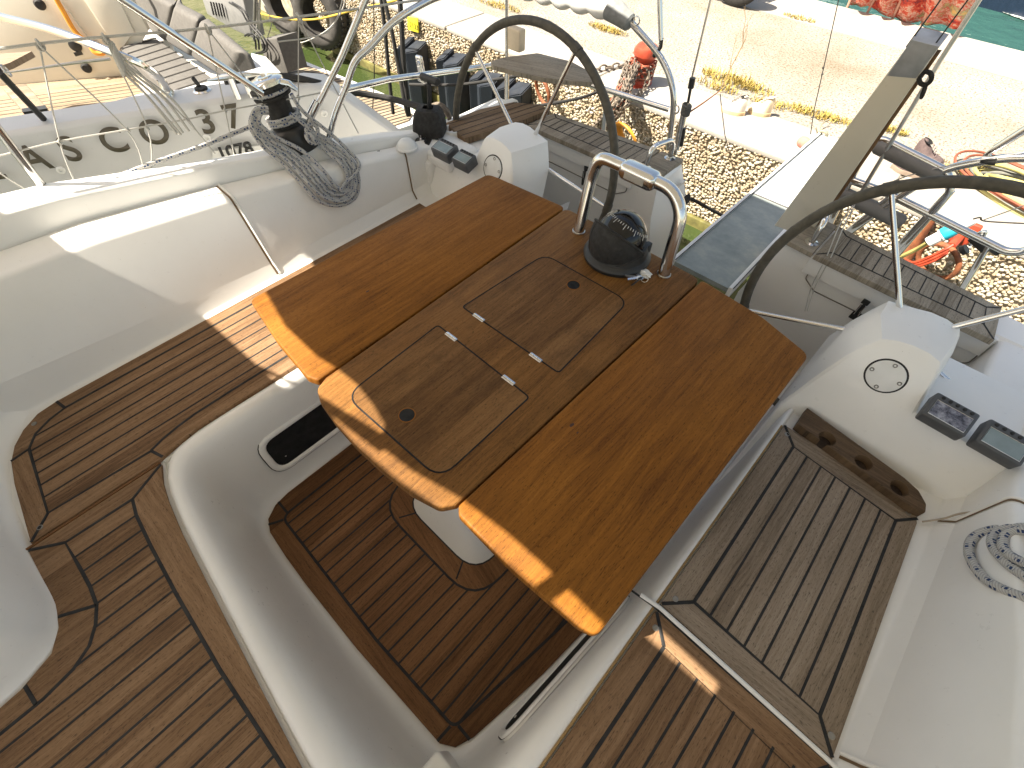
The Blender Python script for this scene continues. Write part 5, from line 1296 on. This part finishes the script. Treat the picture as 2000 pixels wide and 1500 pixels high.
scw = thing('parked_scooter', 'black-tyred scooter standing on the quay, only its wheel showing at the top edge', 'scooter', tuple(so2))
for xo in (0, -1.25):
    wc2 = so2 + V((xo, .05, .235)); bm = bmesh.new(); lathe(bm, [(.13, -.04), (.16, -.052), (.20, -.052), (.232, -.03), (.237, 0), (.232, .03), (.20, .052), (.16, .052), (.13, .04), (.13, -.04)], wc2, (0, 1, 0), 40); ty = obj('wheel', bm, M['rubber'], scw)
    bm = bmesh.new(); lathe(bm, [(.132, -.045), (.10, -.03), (.03, -.04), (0, -.04)], wc2, (0, 1, 0), 28); lathe(bm, [(.132, .045), (.10, .03), (.03, .04), (0, .04)], wc2, (0, 1, 0), 28); obj('rim', bm, M['alu'], ty)
bm = bmesh.new(); q0 = so2 + V((0, .05, 0))
loft(bm, [[q0 + V((x_, w_ * math.cos(a_), z_ + h_ * math.sin(a_))) for a_ in [2 * math.pi * k / 16 for k in range(16)]] for x_, z_, w_, h_ in ((-1.6, .62, .03, .05), (-1.5, .62, .14, .16), (-1.25, .60, .18, .20), (-.95, .50, .17, .22), (-.75, .34, .17, .10), (-.40, .32, .17, .09), (-.25, .45, .19, .20), (-.14, .70, .18, .22), (-.18, .95, .10, .10), (-.20, 1.04, .03, .03))], True)
obj('body', bm, M['darkblue'], scw)
bm = bmesh.new(); box(bm, q0 + V((-1.15, 0, .83)), (.62, .26, .09), None, .03); obj('seat', bm, M['rubber'], scw)
bm = bmesh.new(); tube(bm, [q0 + V((-.22, -.30, 1.06)), q0 + V((-.18, 0, 1.04)), q0 + V((-.22, .30, 1.06))], .014, 8); tube(bm, [q0 + V((-.16, 0, 1.0)), q0 + V((-.02, 0, .26))], .025, 8); obj('handlebar', bm, M['black'], scw)
# yellow depth mark
nm = thing('number_plate', 'yellow plate reading 2133 fixed high on the pebble wall', 'sign', tuple(UY(806, 50, 3.31)))
bm = bmesh.new(); P = [UY(795, 33, 3.315), UY(815, 36, 3.315), UY(817, 64, 3.315), UY(797, 58, 3.315)]; prism(bm, P, (0, .012, 0), .0015); obj('plate', bm, plain('yellow_plate', (.75, .66, .03), .5), nm)
def text(name, s_, org, ux, uy, h, mat, parent, align='LEFT', thick=.0008, bold=0.0):
    cu = bpy.data.curves.new('lettering', 'FONT'); cu.body = s_; cu.size = 1; cu.align_x = align; cu.extrude = 0; cu.offset = bold
    ob = bpy.data.objects.new('lettering', cu); sc.collection.objects.link(ob)
    dg = bpy.context.evaluated_depsgraph_get(); me = bpy.data.meshes.new_from_object(ob.evaluated_get(dg)); bpy.data.objects.remove(ob)
    ux, uy = V(ux).normalized(), V(uy).normalized(); n_ = ux.cross(uy)
    for v in me.vertices: v.co = V(org) + ux * v.co.x * h + uy * v.co.y * h
    bm = bmesh.new(); bm.from_mesh(me)
    e = bmesh.ops.extrude_face_region(bm, geom=bm.faces[:]); bmesh.ops.translate(bm, vec=n_ * thick, verts=[v for v in e['geom'] if isinstance(v, bmesh.types.BMVert)])
    return obj(name, bm, mat, parent, smooth=False)
pc = (P[0] + P[1] + P[2] + P[3]) / 4
text('lettering', '2133', pc + V((-.045, -.004, -.022)), (1, 0, -.05), (0, 0, 1), .062, M['black'], nm)
# weeds
s = N('dry_weed'); t = s.tex(); M['weed'] = s.set(s.ramp(s.noise(t, 30, 3), [(.3, (.26, .17, .035)), (.55, (.34, .26, .06)), (.75, (.18, .18, .05))]), .8)
bm = bmesh.new(); r = random.Random(21)
def tuft(c, n_, rad, h):
    for _ in range(n_):
        a = r.uniform(0, 6.28); d_ = rad * math.sqrt(r.random()); p = c + V((math.cos(a) * d_ * 1.7, math.sin(a) * d_ * .6, 0)); p.z = ZQ + .006
        b = r.uniform(0, 6.28); l_ = h * r.uniform(.4, 1.1); q_ = p + V((math.cos(b) * l_ * .6, math.sin(b) * l_ * .6, l_ * r.uniform(.4, 1))); w2 = V((-math.sin(b), math.cos(b), 0)) * .003
        m_ = p.lerp(q_, .5) + V((0, 0, l_ * .18))
        v = [bm.verts.new(x_) for x_ in (p - w2, p + w2, m_ + w2, m_ - w2, q_)]; bm.faces.new(v[:4]); bm.faces.new((v[3], v[2], v[4]))
for (x_, y_), n_, rad, h in (((1425, 160), 330, .14, .07), ((1460, 172), 180, .12, .05), ((1398, 172), 150, .10, .06), ((1500, 205), 160, .10, .03), ((1540, 212), 120, .08, .03), ((1590, 225), 300, .10, .04), ((1640, 238), 200, .08, .03), ((1735, 255), 260, .07, .04), ((1180, 58), 350, .10, .03), ((1195, 62), 200, .10, .03), ((985, 16), 250, .12, .03), ((960, 10), 100, .1, .03), ((1560, 38), 200, .09, .03), ((1880, 335), 150, .1, .02), ((1950, 350), 150, .12, .02)):
    tuft(U(x_, y_, ZQ), n_, rad, h)
o = obj('weeds', bm, M['weed'], smooth=False); o['kind'] = 'stuff'; tag(o, 'dry yellow-green weeds growing from the joints of the quay', 'weeds')
dw = thing('dry_weed_stalk', 'tall dry branching weed stalk standing out of the yellow tuft', 'plant', tuple(U(1412, 160, ZQ)))
bm = bmesh.new()
def twig(p, d_, l_, rr_, dep):
    e = p + d_ * l_; tube(bm, [p, p.lerp(e, .5) + V((r.uniform(-1, 1), r.uniform(-1, 1), 0)) * l_ * .04, e], [rr_, rr_ * .8, rr_ * .5], 5, uv=False)
    if dep:
        for k in range(3 if dep > 1 else 2):
            b = p.lerp(e, .35 + .3 * k + r.uniform(-.05, .05)); n_ = (d_ + V((r.uniform(-.6, .6), r.uniform(-.3, .3), r.uniform(-.1, .3)))).normalized(); twig(b, n_, l_ * .48, rr_ * .6, dep - 1)
twig(U(1408, 175, ZQ), V((.16, -.0, 1)).normalized(), .34, .004, 3); obj('stalk', bm, plain('dry_stalk', (.30, .20, .09), .9), dw)
# litter and cable on the quay
tw = thing('quay_twig_line', 'brown line running from the backstay foot into the yellow weeds', 'rope', tuple(U(1380, 190, ZQ)))
bm = bmesh.new(); tube(bm, spline([UY(1342, 222, 2.2), UY(1375, 200, 2.6), U(1405, 178, ZQ + .02)], 5), .004, 6); obj('line', bm, M['rust'], tw)
# coloured cloth / net heaped on the far kerb
nt_ = thing('draped_cloth', 'bright red and orange patterned cloth draped over the far kerb', 'cloth', tuple(U(1760, 45, ZQ + .1)))
s = N('patterned_cloth'); t = s.tex(); n1 = s.noise(s.mp(t, (3.2, 6, 9)), 1.0, 5, .75)
M['cloth'] = s.set(s.ramp(n1, [(.33, (.04, .03, .045)), (.40, (.42, .035, .02)), (.46, (.55, .10, .05)), (.50, (.55, .42, .32)), (.535, (.50, .05, .035)), (.59, (.30, .30, .16)), (.66, (.60, .36, .12))]), .85)
bm = bmesh.new(); rows = []
YC = YQ2 + .06
for i in range(40):
    u_ = i / 39; xx = UY(1652, 20, YC).x + u_ * (UY(1885, 40, YC).x - UY(1652, 20, YC).x); row = []
    for j in range(14):
        w_ = j / 13; z_ = ZQ + .02 + .34 * w_ + .02 * math.sin(u_ * 9); 
        row.append(V((xx + .02 * noise.noise(V((u_ * 6, w_ * 5, 0))), YC - .25 * w_ ** 1.5 + .06 * math.sin(u_ * 31 + w_ * 3) * (.4 + w_) + .05 * noise.noise(V((u_ * 11, w_ * 4, 3))), z_ + .02 * noise.noise(V((u_ * 14, w_ * 9, 7))))))
    rows.append(row)
loft(bm, rows); f_ = obj('cloth', bm, M['cloth'], nt_, ang=80); f_.modifiers.new('thick', 'SOLIDIFY').thickness = .012
bm = bmesh.new()
for k in (0, 8, 17, 27, 39): tube(bm, [rows[k][0] + V((0, 0, -.16)), rows[k][0], rows[k][6], rows[k][13] + V((0, .02, .04))], .012, 8)
obj('hanging_edge', bm, plain('cloth_edge', (.50, .28, .20), .85), nt_)
# passing boat
pb = thing('passing_boat', 'dark blue boat hull with its white wake at the top right', 'boat', tuple(U(1930, 5, ZW)))
c = U(1950, 0, ZW); bm = bmesh.new()
loft(bm, [[c + V((x_ * s_ , y_ * s_ + .1, z_)) for x_, y_ in ((-2.4, 0), (-1.6, -.45), (.5, -.8), (3, -.85), (3, .85), (.5, .8), (-1.6, .45))] for s_, z_ in ((.9, -.1), (.97, .22), (1, .5), (.97, .52))], True)
obj('hull', bm, plain('dark_blue_hull', (.012, .022, .045), .25), pb)
bm = bmesh.new(); P = [c + V((x_ * 1.0, y_ * 1.0 + .1, .52)) for x_, y_ in ((-2.4, 0), (-1.6, -.45), (.5, -.8), (3, -.85), (3, .85), (.5, .8), (-1.6, .45))]; tube(bm, P, .03, 8, closed=True); f_ = bm.faces.new([bm.verts.new(p - V((0, 0, .02))) for p in P]); obj('gunwale', bm, M['white'], pb)
s = N('foam'); t = s.tex(); M['foam'] = s.set(s.mix(s.ramp(s.noise(t, 6, 6, .75), [(.45, 0.0), (.56, 1.0)]), (.03, .085, .075), (.7, .72, .70)), .5)
bm = bmesh.new(); P = [U(*p, ZW + .012) for p in ((1945, 18), (1975, 30), (2010, 42), (2080, 62), (2100, 20), (2000, 8))]; bm.faces.new([bm.verts.new(p) for p in P]); wk = obj('wake_foam', bm, M['foam']); wk['kind'] = 'stuff'; tag(wk, 'white churned foam on the green water beside the dark hull', 'foam')

# ============================================================ black mooring ropes on the left
def black(name, lab, paths, r_=.016):
    g = thing(name, lab, 'rope', tuple(V(paths[0][0])))
    for P in paths:
        bm = bmesh.new(); tube(bm, spline(P, 8), r_, 9); obj('strand', bm, M['rope_black'], g)
    return g
YB = 2.15
black('hanging_rope', 'two doubled black ropes hanging from above beside the pushpit hoop', [[UY(742, -20, YB), UY(752, 60, YB), UY(760, 150, YB), UY(768, 222, YB)], [UY(746, -20, YB), UY(765, 60, YB), UY(778, 130, YB), UY(790, 200, YB - .02), UY(797, 226, YB)]], .013)
black('hanging_rope', 'thicker black rope hanging straight beside the navy fenders', [[UY(780, -20, YB + .03), UY(785, 60, YB + .03), UY(789, 130, YB + .03), UY(799, 226, YB + .03)]], .0165)
black('mooring_line', 'black mooring line from the neighbour cleat sagging over to our stern', [[U(438, 158, .78), U(500, 152, .76), U(560, 150, .74), U(620, 162, .70), U(690, 180, .55), U(760, 192, .50), U(830, 212, .50)]], .017)
black('mooring_line', 'thin black line running from the stern towards the chain bundle', [[UY(800, 165, 2.3), UY(900, 165, 2.45), UY(1000, 150, 2.7), UY(1060, 140, 2.9)], [UY(985, 212, 2.5), UY(1060, 205, 2.7), UY(1130, 192, 2.9), UY(1172, 178, 3.1)]], .010)
black('mooring_line', 'grey line slanting down the wall below the round emblem', [[UY(1350, 388, 2.7), UY(1400, 415, 2.9), UY(1430, 432, 3.1)]], .010)
cf = thing('rope_tangle', 'short coil of grey-brown rope behind the throttle', 'rope', tuple(U(868, 215, .6)))
bm = bmesh.new()
for k in range(3): tube(bm, spline([U(842, 208 + k * 4, .62), U(858, 204 + k * 4, .66), U(872, 214 + k * 3, .64), U(878, 228 + k * 2, .60)], 6), .012, 8)
obj('coils', bm, plain('grey_brown_rope', (.16, .13, .10), .9, var=.4, scale=40), cf)
dv = thing('rail_block', 'steel block and shackle clamped on the rail above the throttle', 'block', tuple(UY(822, 145, 1.75)))
bm = bmesh.new(); c = onp(821, 128, r0.lerp(UY(985, 125, 2.2), .45), (.3, 1, 0)); box(bm, c, (.045, .018, .085), Matrix.Rotation(-.1, 3, 'Y'), .009); lathe(bm, [(.015, -.013), (.015, .013)], c + V((0, 0, .012)), (.2, 1, .1), 20); box(bm, c + V((.006, 0, -.055)), (.05, .03, .03), None, .006); obj('cheeks', bm, M['steel'], dv)
yc = thing('yellow_line', 'yellow rope slung across to the tyre fenders', 'rope', tuple(UY(480, 15, 3.0)))
bm = bmesh.new(); tube(bm, spline([UY(440, 4, 3.0), UY(500, 24, 3.0), UY(560, 37, 3.0), UY(620, 37, 3.0), UY(690, 20, 3.0), UY(760, 4, 3.0), UY(800, -8, 3.0)], 6), .009, 8); obj('line', bm, M['rope_yellow'], yc)
wc = thing('white_line', 'pale line curving down from the neighbour stern past the tyres', 'rope', tuple(UY(540, 80, 2.4)))
bm = bmesh.new(); tube(bm, spline([UY(505, -10, 2.2), UY(530, 40, 2.2), UY(522, 80, 2.2), UY(535, 110, 2.2)], 6), .004, 6); tube(bm, spline([UY(545, 83, 2.5), UY(590, 83, 2.5), UY(640, 58, 2.5), UY(668, 20, 2.5), UY(675, -10, 2.5)], 6), .005, 6); obj('line', bm, M['rope_plain'], wc)
tb_ = thing('black_wire', 'thin black wire dropping to the bathing platform', 'rigging', tuple(UY(727, 270, 1.8)))
bm = bmesh.new(); tube(bm, [UY(730, -10, 1.8), UY(731, 150, 1.8), UY(725, 270, 1.8)], .0035, 6); obj('wire', bm, M['rubber'], tb_)
bc = thing('black_ring_coil', 'round yellow hose coil standing behind the left helm seat', 'hose', tuple(UY(1255, 260, 2.9)))
bm = bmesh.new()
for k in range(4): torus(bm, UY(1222 + k * 2, 268, 2.95), (.25 + .05 * k, 1, .5), .105 - k * .006, .009, 36, 8)
obj('coils', bm, M['orange'], bc)
gp = thing('float_pole', 'grey post standing behind the left helm seat', 'post', tuple(UY(1182, 250, 2.6)))
tubes(gp, 'post', [UY(1178, 262, 2.6), UY(1184, 200, 2.6)], .014, 'alu')
# ============================================================ neighbouring yacht on the left
nb = thing('neighbour_yacht', 'white yacht moored alongside with ASCO 37 lettered on its quarter', 'sailing yacht', (-4.2, 0, -.8))
HA, HB = U(0, 268, .70), U(620, 172, .70)
hd_ = (HB - HA).normalized(); hn = V((hd_.y, -hd_.x, 0))        # towards us
def H(x, y): return onp(x, y, HA, hn)
# hull side: coaming wall, slightly flared
e0 = HA - hd_ * 3.5; e1 = H(603, 168)
def sect(p): return [p - hn * .16 + V((0, 0, .003)), p - hn * .02 + V((0, 0, .002)), p + V((0, 0, -.016)), p + hn * .045 + V((0, 0, -.34)), p + hn * .055 + V((0, 0, -.37)), p + hn * .075 + V((0, 0, -.375)), p + hn * .08 + V((0, 0, -.41)), p + hn * .05 + V((0, 0, -.44)), p + hn * .05 + V((0, 0, -1.6))]
secs = [fillet(sect(e0 + (e1 - e0) * k / 10), [0, .02, .02, .02, .01, .01, .01, .02, 0], 3) for k in range(11)]
# stern corner drops away
s1 = [p + hd_ * .10 + V((0, 0, -.02)) for p in secs[-1]]; s2 = [V((p.x, p.y, max(p.z - .30, -1.4))) + hd_ * .38 - hn * .01 for p in secs[-1]]; s3 = [V((p.x, p.y, max(p.z - .62, -1.5))) + hd_ * .66 - hn * .05 for p in secs[-1]]
bm = bmesh.new(); loft(bm, secs + [s1, s2, s3]); obj('hull', bm, M['gel_grey'], nb, ang=50)
M['letter'] = plain('brown_grey_lettering', (.085, .072, .05), .6)
M['bronze_dark'] = M['letter']
up_ = V((0, 0, 1)) - hn * .11
def let(ch_, x, y, h): 
    o_ = H(x, y) + hn * .052 + V((0, 0, 0)); o_ = onp(x, y, HA + hn * .028, hn - V((0, 0, -.12)))
    text('letter', ch_, o_ + hn * .004, hd_, up_, h, M['letter'], nb, thick=.002, bold=.018)
for ch_, x, y in (('A', 56, 334), ('S', 134, 315), ('C', 209, 299), ('O', 285, 284), ('3', 396, 261), ('7', 447, 251)): let(ch_, x, y, .150)
let('L', -22, 352, .150)
for x, y in ((119, 331), (404, 268), (633, 221)):
    p = onp(x, y, HA + hn * .03, hn + V((0, 0, .12))); bm = bmesh.new(); lathe(bm, [(.017, -.004), (.017, .004), (.012, .007), (.008, .007), (.0075, .001), (0, .001)], p + hn * .005, hn, 18); obj('skin_fitting', bm, M['white'], nb)
bm = bmesh.new(); p0_ = onp(430, 318, HA + hn * .07, hn); 
prism(bm, [onp(*q_, HA + hn * .06, hn) for q_ in ((415, 318), (515, 300), (512, 284), (415, 296))], -hn * .004); obj('name_panel', bm, M['white'], nb)
text('registration', '1078', onp(430, 313, HA + hn * .066, hn), (hd_ + V((0, 0, .03))), up_, .085, M['black'], nb, thick=.002, bold=.03)
# deck strip and cockpit
ZD = .70
def NB(x, y, z=ZD): return U(x, y, z)
bm = bmesh.new(); prism(bm, [NB(-250, 325, .695), NB(0, 262, .695), NB(280, 213, .695), NB(560, 152, .695), NB(520, 128, .695), NB(350, 175, .695), NB(285, 180, .695), NB(100, 232, .695), NB(-250, 300, .695)][::-1], (0, 0, -.25)); obj('side_deck', bm, M['gel_grey'], nb)
bm = bmesh.new(); prism(bm, [NB(-250, 420, .32), NB(300, 250, .32), NB(330, 200, .32), NB(240, 110, .32), NB(-260, 170, .32)][::-1], (0, 0, -.05), .003); planar_uv(bm, tuple(hd_), tuple(hn))
M['teak_nb'] = teak('teak_neighbour', (.16, .115, .07), (.27, .21, .14), (.36, .29, .20), .75, .045)
nd = obj('cockpit_teak', bm, M['teak_nb'], nb)
bm = bmesh.new()
ckp = [(p.x, p.y) for p in (NB(-250, 420, .32), NB(300, 250, .32), NB(330, 200, .32), NB(240, 110, .32), NB(-260, 170, .32))]
for k in range(26):
    a = NB(-250, 400, .3206) + hn * (.30 - k * .055); g = a + hd_ * 3.2
    for p_, q_ in clipline((a.x, a.y), (g.x, g.y), ckp): ribbon(bm, xy([p_, q_], .3206), .006)
obj('caulking', bm, M['caulk'], nd)
# white cockpit wall opposite with lockers
wa, wb_, wc_, wd_ = U(-60, 172, .32), U(240, 148, .32), U(240, 148, .32), U(-60, 172, .32)
FX = (wb_ - wa).normalized(); FN = V((FX.y, -FX.x, 0)); FN = FN if FN.x > 0 else -FN
def W(x, y, off=0): return onp(x, y, wa + FN * off, FN)
def wpoly(pts, off, th, mat, name, parent=None, bev=.004):
    bm = bmesh.new(); prism(bm, [W(x, y, off) for x, y in pts], -FN * th, bev); return obj(name, bm, mat, parent or nb)
wpoly([(-80, 175), (240, 148), (290, 60), (225, -60), (-80, -60)], 0, .05, M['gel_cream'], 'cockpit_wall')
lk = wpoly([(150, -20), (232, 105), (262, 62), (222, -20)], .02, .018, M['gel_cream'], 'locker_door', None, .008)
wpoly([(92, -20), (170, 90), (178, 84), (102, -20)], .018, .016, M['gel_cream'], 'wall_rib', None, .006)
pn = wpoly([(135, 88), (160, 115), (205, 105), (190, 82)], .02, .018, M['gel_cream'], 'socket_panel')
bm = bmesh.new(); lathe(bm, [(.035, 0), (.035, .006), (.02, .012), (0, .012)], W(147, 89, .022), FN, 20); obj('socket', bm, M['black'], pn)
bm = bmesh.new(); box(bm, W(155, 104, .024), (.012, .06, .02)); obj('switch', bm, M['black'], pn)
for p in ((169, 132), (78, 8)):
    bm = bmesh.new(); lathe(bm, [(.03, 0), (.03, .01), (.02, .02), (0, .02)], W(*p, .01), FN, 16); obj('vent', bm, M['rubber'], nb)
oh = bmesh.new(); tube(oh, spline([W(105, -10, .05), W(125, 25, .05), W(147, 62, .05), W(172, 84, .07), W(185, 102, .09), W(200, 104, .09), W(205, 96, .09)], 8), .014, 10); obj('orange_hose', oh, M['orange'], nb)
# teak step and ledge
bm = bmesh.new(); prism(bm, [NB(-60, 120, .62), NB(0, 105, .62), NB(62, 100, .62), NB(20, 122, .62), NB(-60, 150, .62)][::-1], (0, 0, -.03)); planar_uv(bm, tuple(hd_), tuple(hn)); obj('teak_step', bm, M['teak_grey'], nb)
bm = bmesh.new(); prism(bm, [NB(3, 170, .60), NB(50, 163, .60), NB(88, 206, .60), NB(42, 213, .60)][::-1], (0, 0, -.05), .005); planar_uv(bm, tuple(hd_), tuple(hn)); sb_ = obj('helm_step', bm, M['teak_grey'], nb)
bm = bmesh.new(); prism(bm, [NB(42, 212, .605), NB(88, 205, .605), NB(91, 212, .605), NB(44, 219, .605)][::-1], (0, 0, -.05)); obj('black_edge', bm, M['black'], sb_)
# grey upholstery
ZS = .50
sh1 = [NB(232, 92, ZS), NB(300, 70, ZS), NB(425, 158, ZS), NB(350, 182, ZS), NB(292, 150, ZS)]
bm = bmesh.new(); prism(bm, sh1[::-1], (0, 0, -.10), .015); se = obj('seat_cushion', bm, M['greycush'], nb)
bm = bmesh.new()
for k in range(9):
    t = (k + .5) / 9; a = sh1[0].lerp(sh1[4].lerp(sh1[3], .9), t) if False else sh1[0].lerp(sh1[3], t); b = sh1[1].lerp(sh1[2], t); tube(bm, [a + V((0, 0, .002)), b + V((0, 0, .002))], .004, 5)
obj('stitching', bm, plain('dark_stitch', (.10, .095, .09), .9), se)
bm = bmesh.new(); prism(bm, [NB(245, 40, .48), NB(300, 0, .48), NB(330, 75, .48), NB(250, 92, .48)][::-1], (0, 0, -.3), .02); obj('white_moulding', bm, M['gel'], nb)
bf = [NB(250, 28, ZS), NB(317, 80, ZS), NB(366, 110, ZS), NB(440, 158, ZS)]
tf = [U(255, -30, .76), U(338, 11, .76), U(389, 40, .76), U(467, 103, .76)]; tk = [U(290, -34, .745), U(352, 3, .745), U(402, 28, .745), U(493, 105, .745)]
for k in range(3):
    g_ = .012
    def L_(A_, s_): return A_[k].lerp(A_[k + 1], s_)
    corners = []
    for s_ in (g_ if k else 0, 1 - g_):
        b0_, t0_, t1_ = L_(bf, s_), L_(tf, s_), L_(tk, s_); corners.append([b0_, t0_, t1_, V((t1_.x, t1_.y, ZS - .02))])
    bm = bmesh.new(); va = [bm.verts.new(p) for p in corners[0]]; vb = [bm.verts.new(p) for p in corners[1]]
    bm.faces.new(va); bm.faces.new(vb[::-1])
    for i in range(4): bm.faces.new((va[i], vb[i], vb[(i + 1) % 4], va[(i + 1) % 4]))
    bmesh.ops.recalc_face_normals(bm, faces=bm.faces); bmesh.ops.bevel(bm, geom=bm.edges[:], offset=.028, segments=4, affect='EDGES', profile=.5)
    obj('backrest_cushion', bm, M['greycush'], nb, ang=60)
bm = bmesh.new(); prism(bm, [NB(225, 90, .395), NB(240, 10, .395), NB(300, -10, .395), NB(352, 25, .395), NB(402, 60, .395), NB(520, 130, .395), NB(575, 175, .395), NB(350, 205, .395), NB(290, 190, .395)][::-1], (0, 0, -.5), .01); obj('stern_moulding', bm, M['gel_cream'], nb)
# helm console with grille
cg = NB(425, 62, .85)
g0, g1, g2, g3 = UY(392, 8, 1.9), UY(470, -6, 1.9), UY(485, 70, 1.9), UY(412, 32, 1.9)
bm = bmesh.new(); prism(bm, [UY(388, -20, 2.0), UY(470, -20, 2.0), UY(492, 75, 2.0), UY(458, 60, 2.0), UY(404, 28, 2.0)], (0, .12, 0), .015); cs = obj('helm_console', bm, plain('console_grey', (.22, .22, .215), .6), nb)
bm = bmesh.new()
for i in range(5):
    for j in range(5):
        c = UY(412 + j * 5.4 + i * 1.2, 6 + i * 5.2 + j * .9, 1.985); box(bm, c, (.012, .01, .018), None)
obj('grille_slots', bm, M['void'], cs)
bm = bmesh.new(); prism(bm, [UY(507, 78, 1.95), UY(540, 74, 1.95), UY(562, 142, 1.95), UY(524, 152, 1.95)], (0, .18, 0), .01); obj('engine_box', bm, M['greycush'], nb)
bm = bmesh.new()
for dx in (0, 6): tube(bm, spline([UY(448 + dx, 5, 1.9), UY(470 + dx, 20, 1.9), UY(485 + dx, 45, 1.9), UY(512 + dx, 78, 1.9), UY(515 + dx, 98, 1.9), UY(500 + dx, 104, 1.9)], 6), .007, 8)
for dx in (0, 6): tube(bm, spline([UY(478 + dx, 70, 1.9), UY(488 + dx, 66, 1.9), UY(498 + dx, 78, 1.9), UY(500 + dx, 96, 1.9)], 6), .007, 8)
obj('steering_cables', bm, M['black'], nb)
bm = bmesh.new(); tube(bm, [UY(497, 78, 2.0), UY(500, -20, 2.0)], .016, 10); tube(bm, [UY(505, 85, 2.0), UY(508, -20, 2.0)], .008, 8); obj('stern_post', bm, M['steel_dull'], nb)
bm = bmesh.new(); prism(bm, [NB(488, 100, .6), NB(520, 108, .6), NB(560, 150, .6), NB(505, 150, .6), NB(492, 128, .6)][::-1], (0, 0, -.3), .02); obj('quarter_moulding', bm, M['gel_grey'], nb)
# bathing platform
ZP = -.02
plat = [NB(556, 108, ZP), NB(585, 114, ZP), NB(760, 186, ZP), NB(826, 222, ZP), NB(812, 240, ZP), NB(690, 280, ZP), NB(600, 300, ZP), NB(540, 180, ZP)]
bm = bmesh.new(); prism(bm, plat[::-1], (0, 0, -.12), .01); obj('platform', bm, M['gel'], nb)
bm = bmesh.new(); pt = [NB(566, 116, ZP + .012), NB(584, 121, ZP + .012), NB(752, 190, ZP + .012), NB(806, 222, ZP + .012), NB(798, 234, ZP + .012), NB(680, 275, ZP + .012), NB(600, 290, ZP + .012), NB(555, 190, ZP + .012)]
prism(bm, pt[::-1], (0, 0, -.014)); planar_uv(bm, tuple(hd_), tuple(hn)); ps_ = obj('platform_teak', bm, M['teak_nb'], nb)
bm = bmesh.new(); px2 = [(p.x, p.y) for p in pt]; dl = (pt[4] - pt[6]); dl.z = 0; dl.normalize(); dr = V((-dl.y, dl.x, 0))
o0 = pt[7]
for k in range(-30, 60):
    a = o0 + dr * (k * .047) - dl * 4; b = a + dl * 8
    for p_, q_ in clipline((a.x, a.y), (b.x, b.y), px2): ribbon(bm, xy([p_, q_], ZP + .0125), .014)
obj('platform_gaps', bm, M['caulk'], ps_)
# deck hardware
cl = bmesh.new(); c = H(455, 158) - hn * .09; c.z = .73; a, b = U(405, 157, .80), U(510, 145, .80)
tube(cl, [a, a.lerp(b, .3) + V((0, 0, .004)), a.lerp(b, .7) + V((0, 0, .004)), b], [.004, .014, .014, .004], 10); tube(cl, [a.lerp(b, .42), a.lerp(b, .42) - V((0, 0, .09))], .016, 10); tube(cl, [a.lerp(b, .68), a.lerp(b, .68) - V((0, 0, .09))], .016, 10); obj('mooring_cleat', cl, M['steel'], nb)
bm = bmesh.new(); a_ = U(395, 178, .715); lathe(bm, [(.042, -.01), (.042, .004), (.034, .010), (.028, .010), (0, .012)], a_, seg=24); fb = obj('filler_cap', bm, M['steel'], nb)
bm = bmesh.new(); lathe(bm, [(.030, .010), (.028, .018), (0, .020)], a_, seg=24); tube(bm, [a_ + V((-.01, 0, .018)), a_ + V((-.045, .0, .045))], .010, 8); obj('cap_cover', bm, M['rubber'], fb)
bm = bmesh.new(); a_ = U(260, 50, .50); lathe(bm, [(.042, -.01), (.042, .004), (.034, .010), (0, .012)], a_, seg=24); obj('filler_cap', bm, M['steel_dull'], nb)
# handrails of the neighbour
bm = bmesh.new(); tube(bm, spline([U(-60, 10, 1.05), U(0, 32, 1.05), U(100, 58, 1.05), U(200, 95, 1.02), U(275, 125, .96), U(315, 155, .84), U(328, 180, .72)], 6), .015, 10); nr = obj('grab_rail', bm, M['steel'], nb)
bm = bmesh.new(); lathe(bm, [(.028, -.02), (.028, .02), (.018, .04), (.018, .07)], U(331, 188, .71), (-.12, .0, 1), 16); obj('rail_socket', bm, M['steel'], nr)
bm = bmesh.new(); tube(bm, [U(-30, 105, 1.0), U(0, 143, .95), U(85, 232, .72)], .013, 10); obj('black_tube', bm, M['black'], nb)
bm = bmesh.new(); tube(bm, [U(-20, 143, .95), U(20, 141, .95), U(150, 122, .95), U(215, 115, .95)], [.003, .003, .006, .006], 8); torus(bm, U(12, 138, .95), (.3, 1, .2), .02, .004, 18, 6); obj('guard_wire', bm, M['steel_dull'], nb)
# their own awning, overhead and out of the frame
sh3 = V((-.40, -.59, 0)) * 1.55
bm = bmesh.new(); P3 = [HA - hd_ * 3 - hn * .24, HA - hd_ * 3 + hn * .16, HB + hd_ * 1.5 + hn * .16, HB + hd_ * 1.5 - hn * .24]
prism(bm, [V((p.x + sh3.x, p.y + sh3.y, 2.25)) for p in P3], (0, 0, -.012)); obj('awning', bm, M['canvas'], nb)
# fender between the hulls
fd = thing('hull_fender', 'scuffed off-white balloon fender hanging between the two hulls', 'fender', tuple(U(365, 310, .30)))
fc = U(368, 318, .30); bm = bmesh.new(); lathe(bm, [(0, .19), (.022, .19), (.024, .165), (.045, .155), (.10, .13), (.135, .085), (.145, .0), (.145, -.3), (.12, -.42), (.05, -.46), (0, -.46)], fc, (-.02, .0, 1), 36); obj('body', bm, plain('scuffed_vinyl', (.36, .345, .31), .6, var=.2, scale=9), fd)
bm = bmesh.new(); torus(bm, fc + V((0, 0, .185)), (0, 1, 0), .016, .006, 16, 6); tube(bm, [fc + V((0, 0, .19)), UG(352, 262), UG(290, 190)], .005, 6); obj('lanyard', bm, M['rope_plain'], fd)
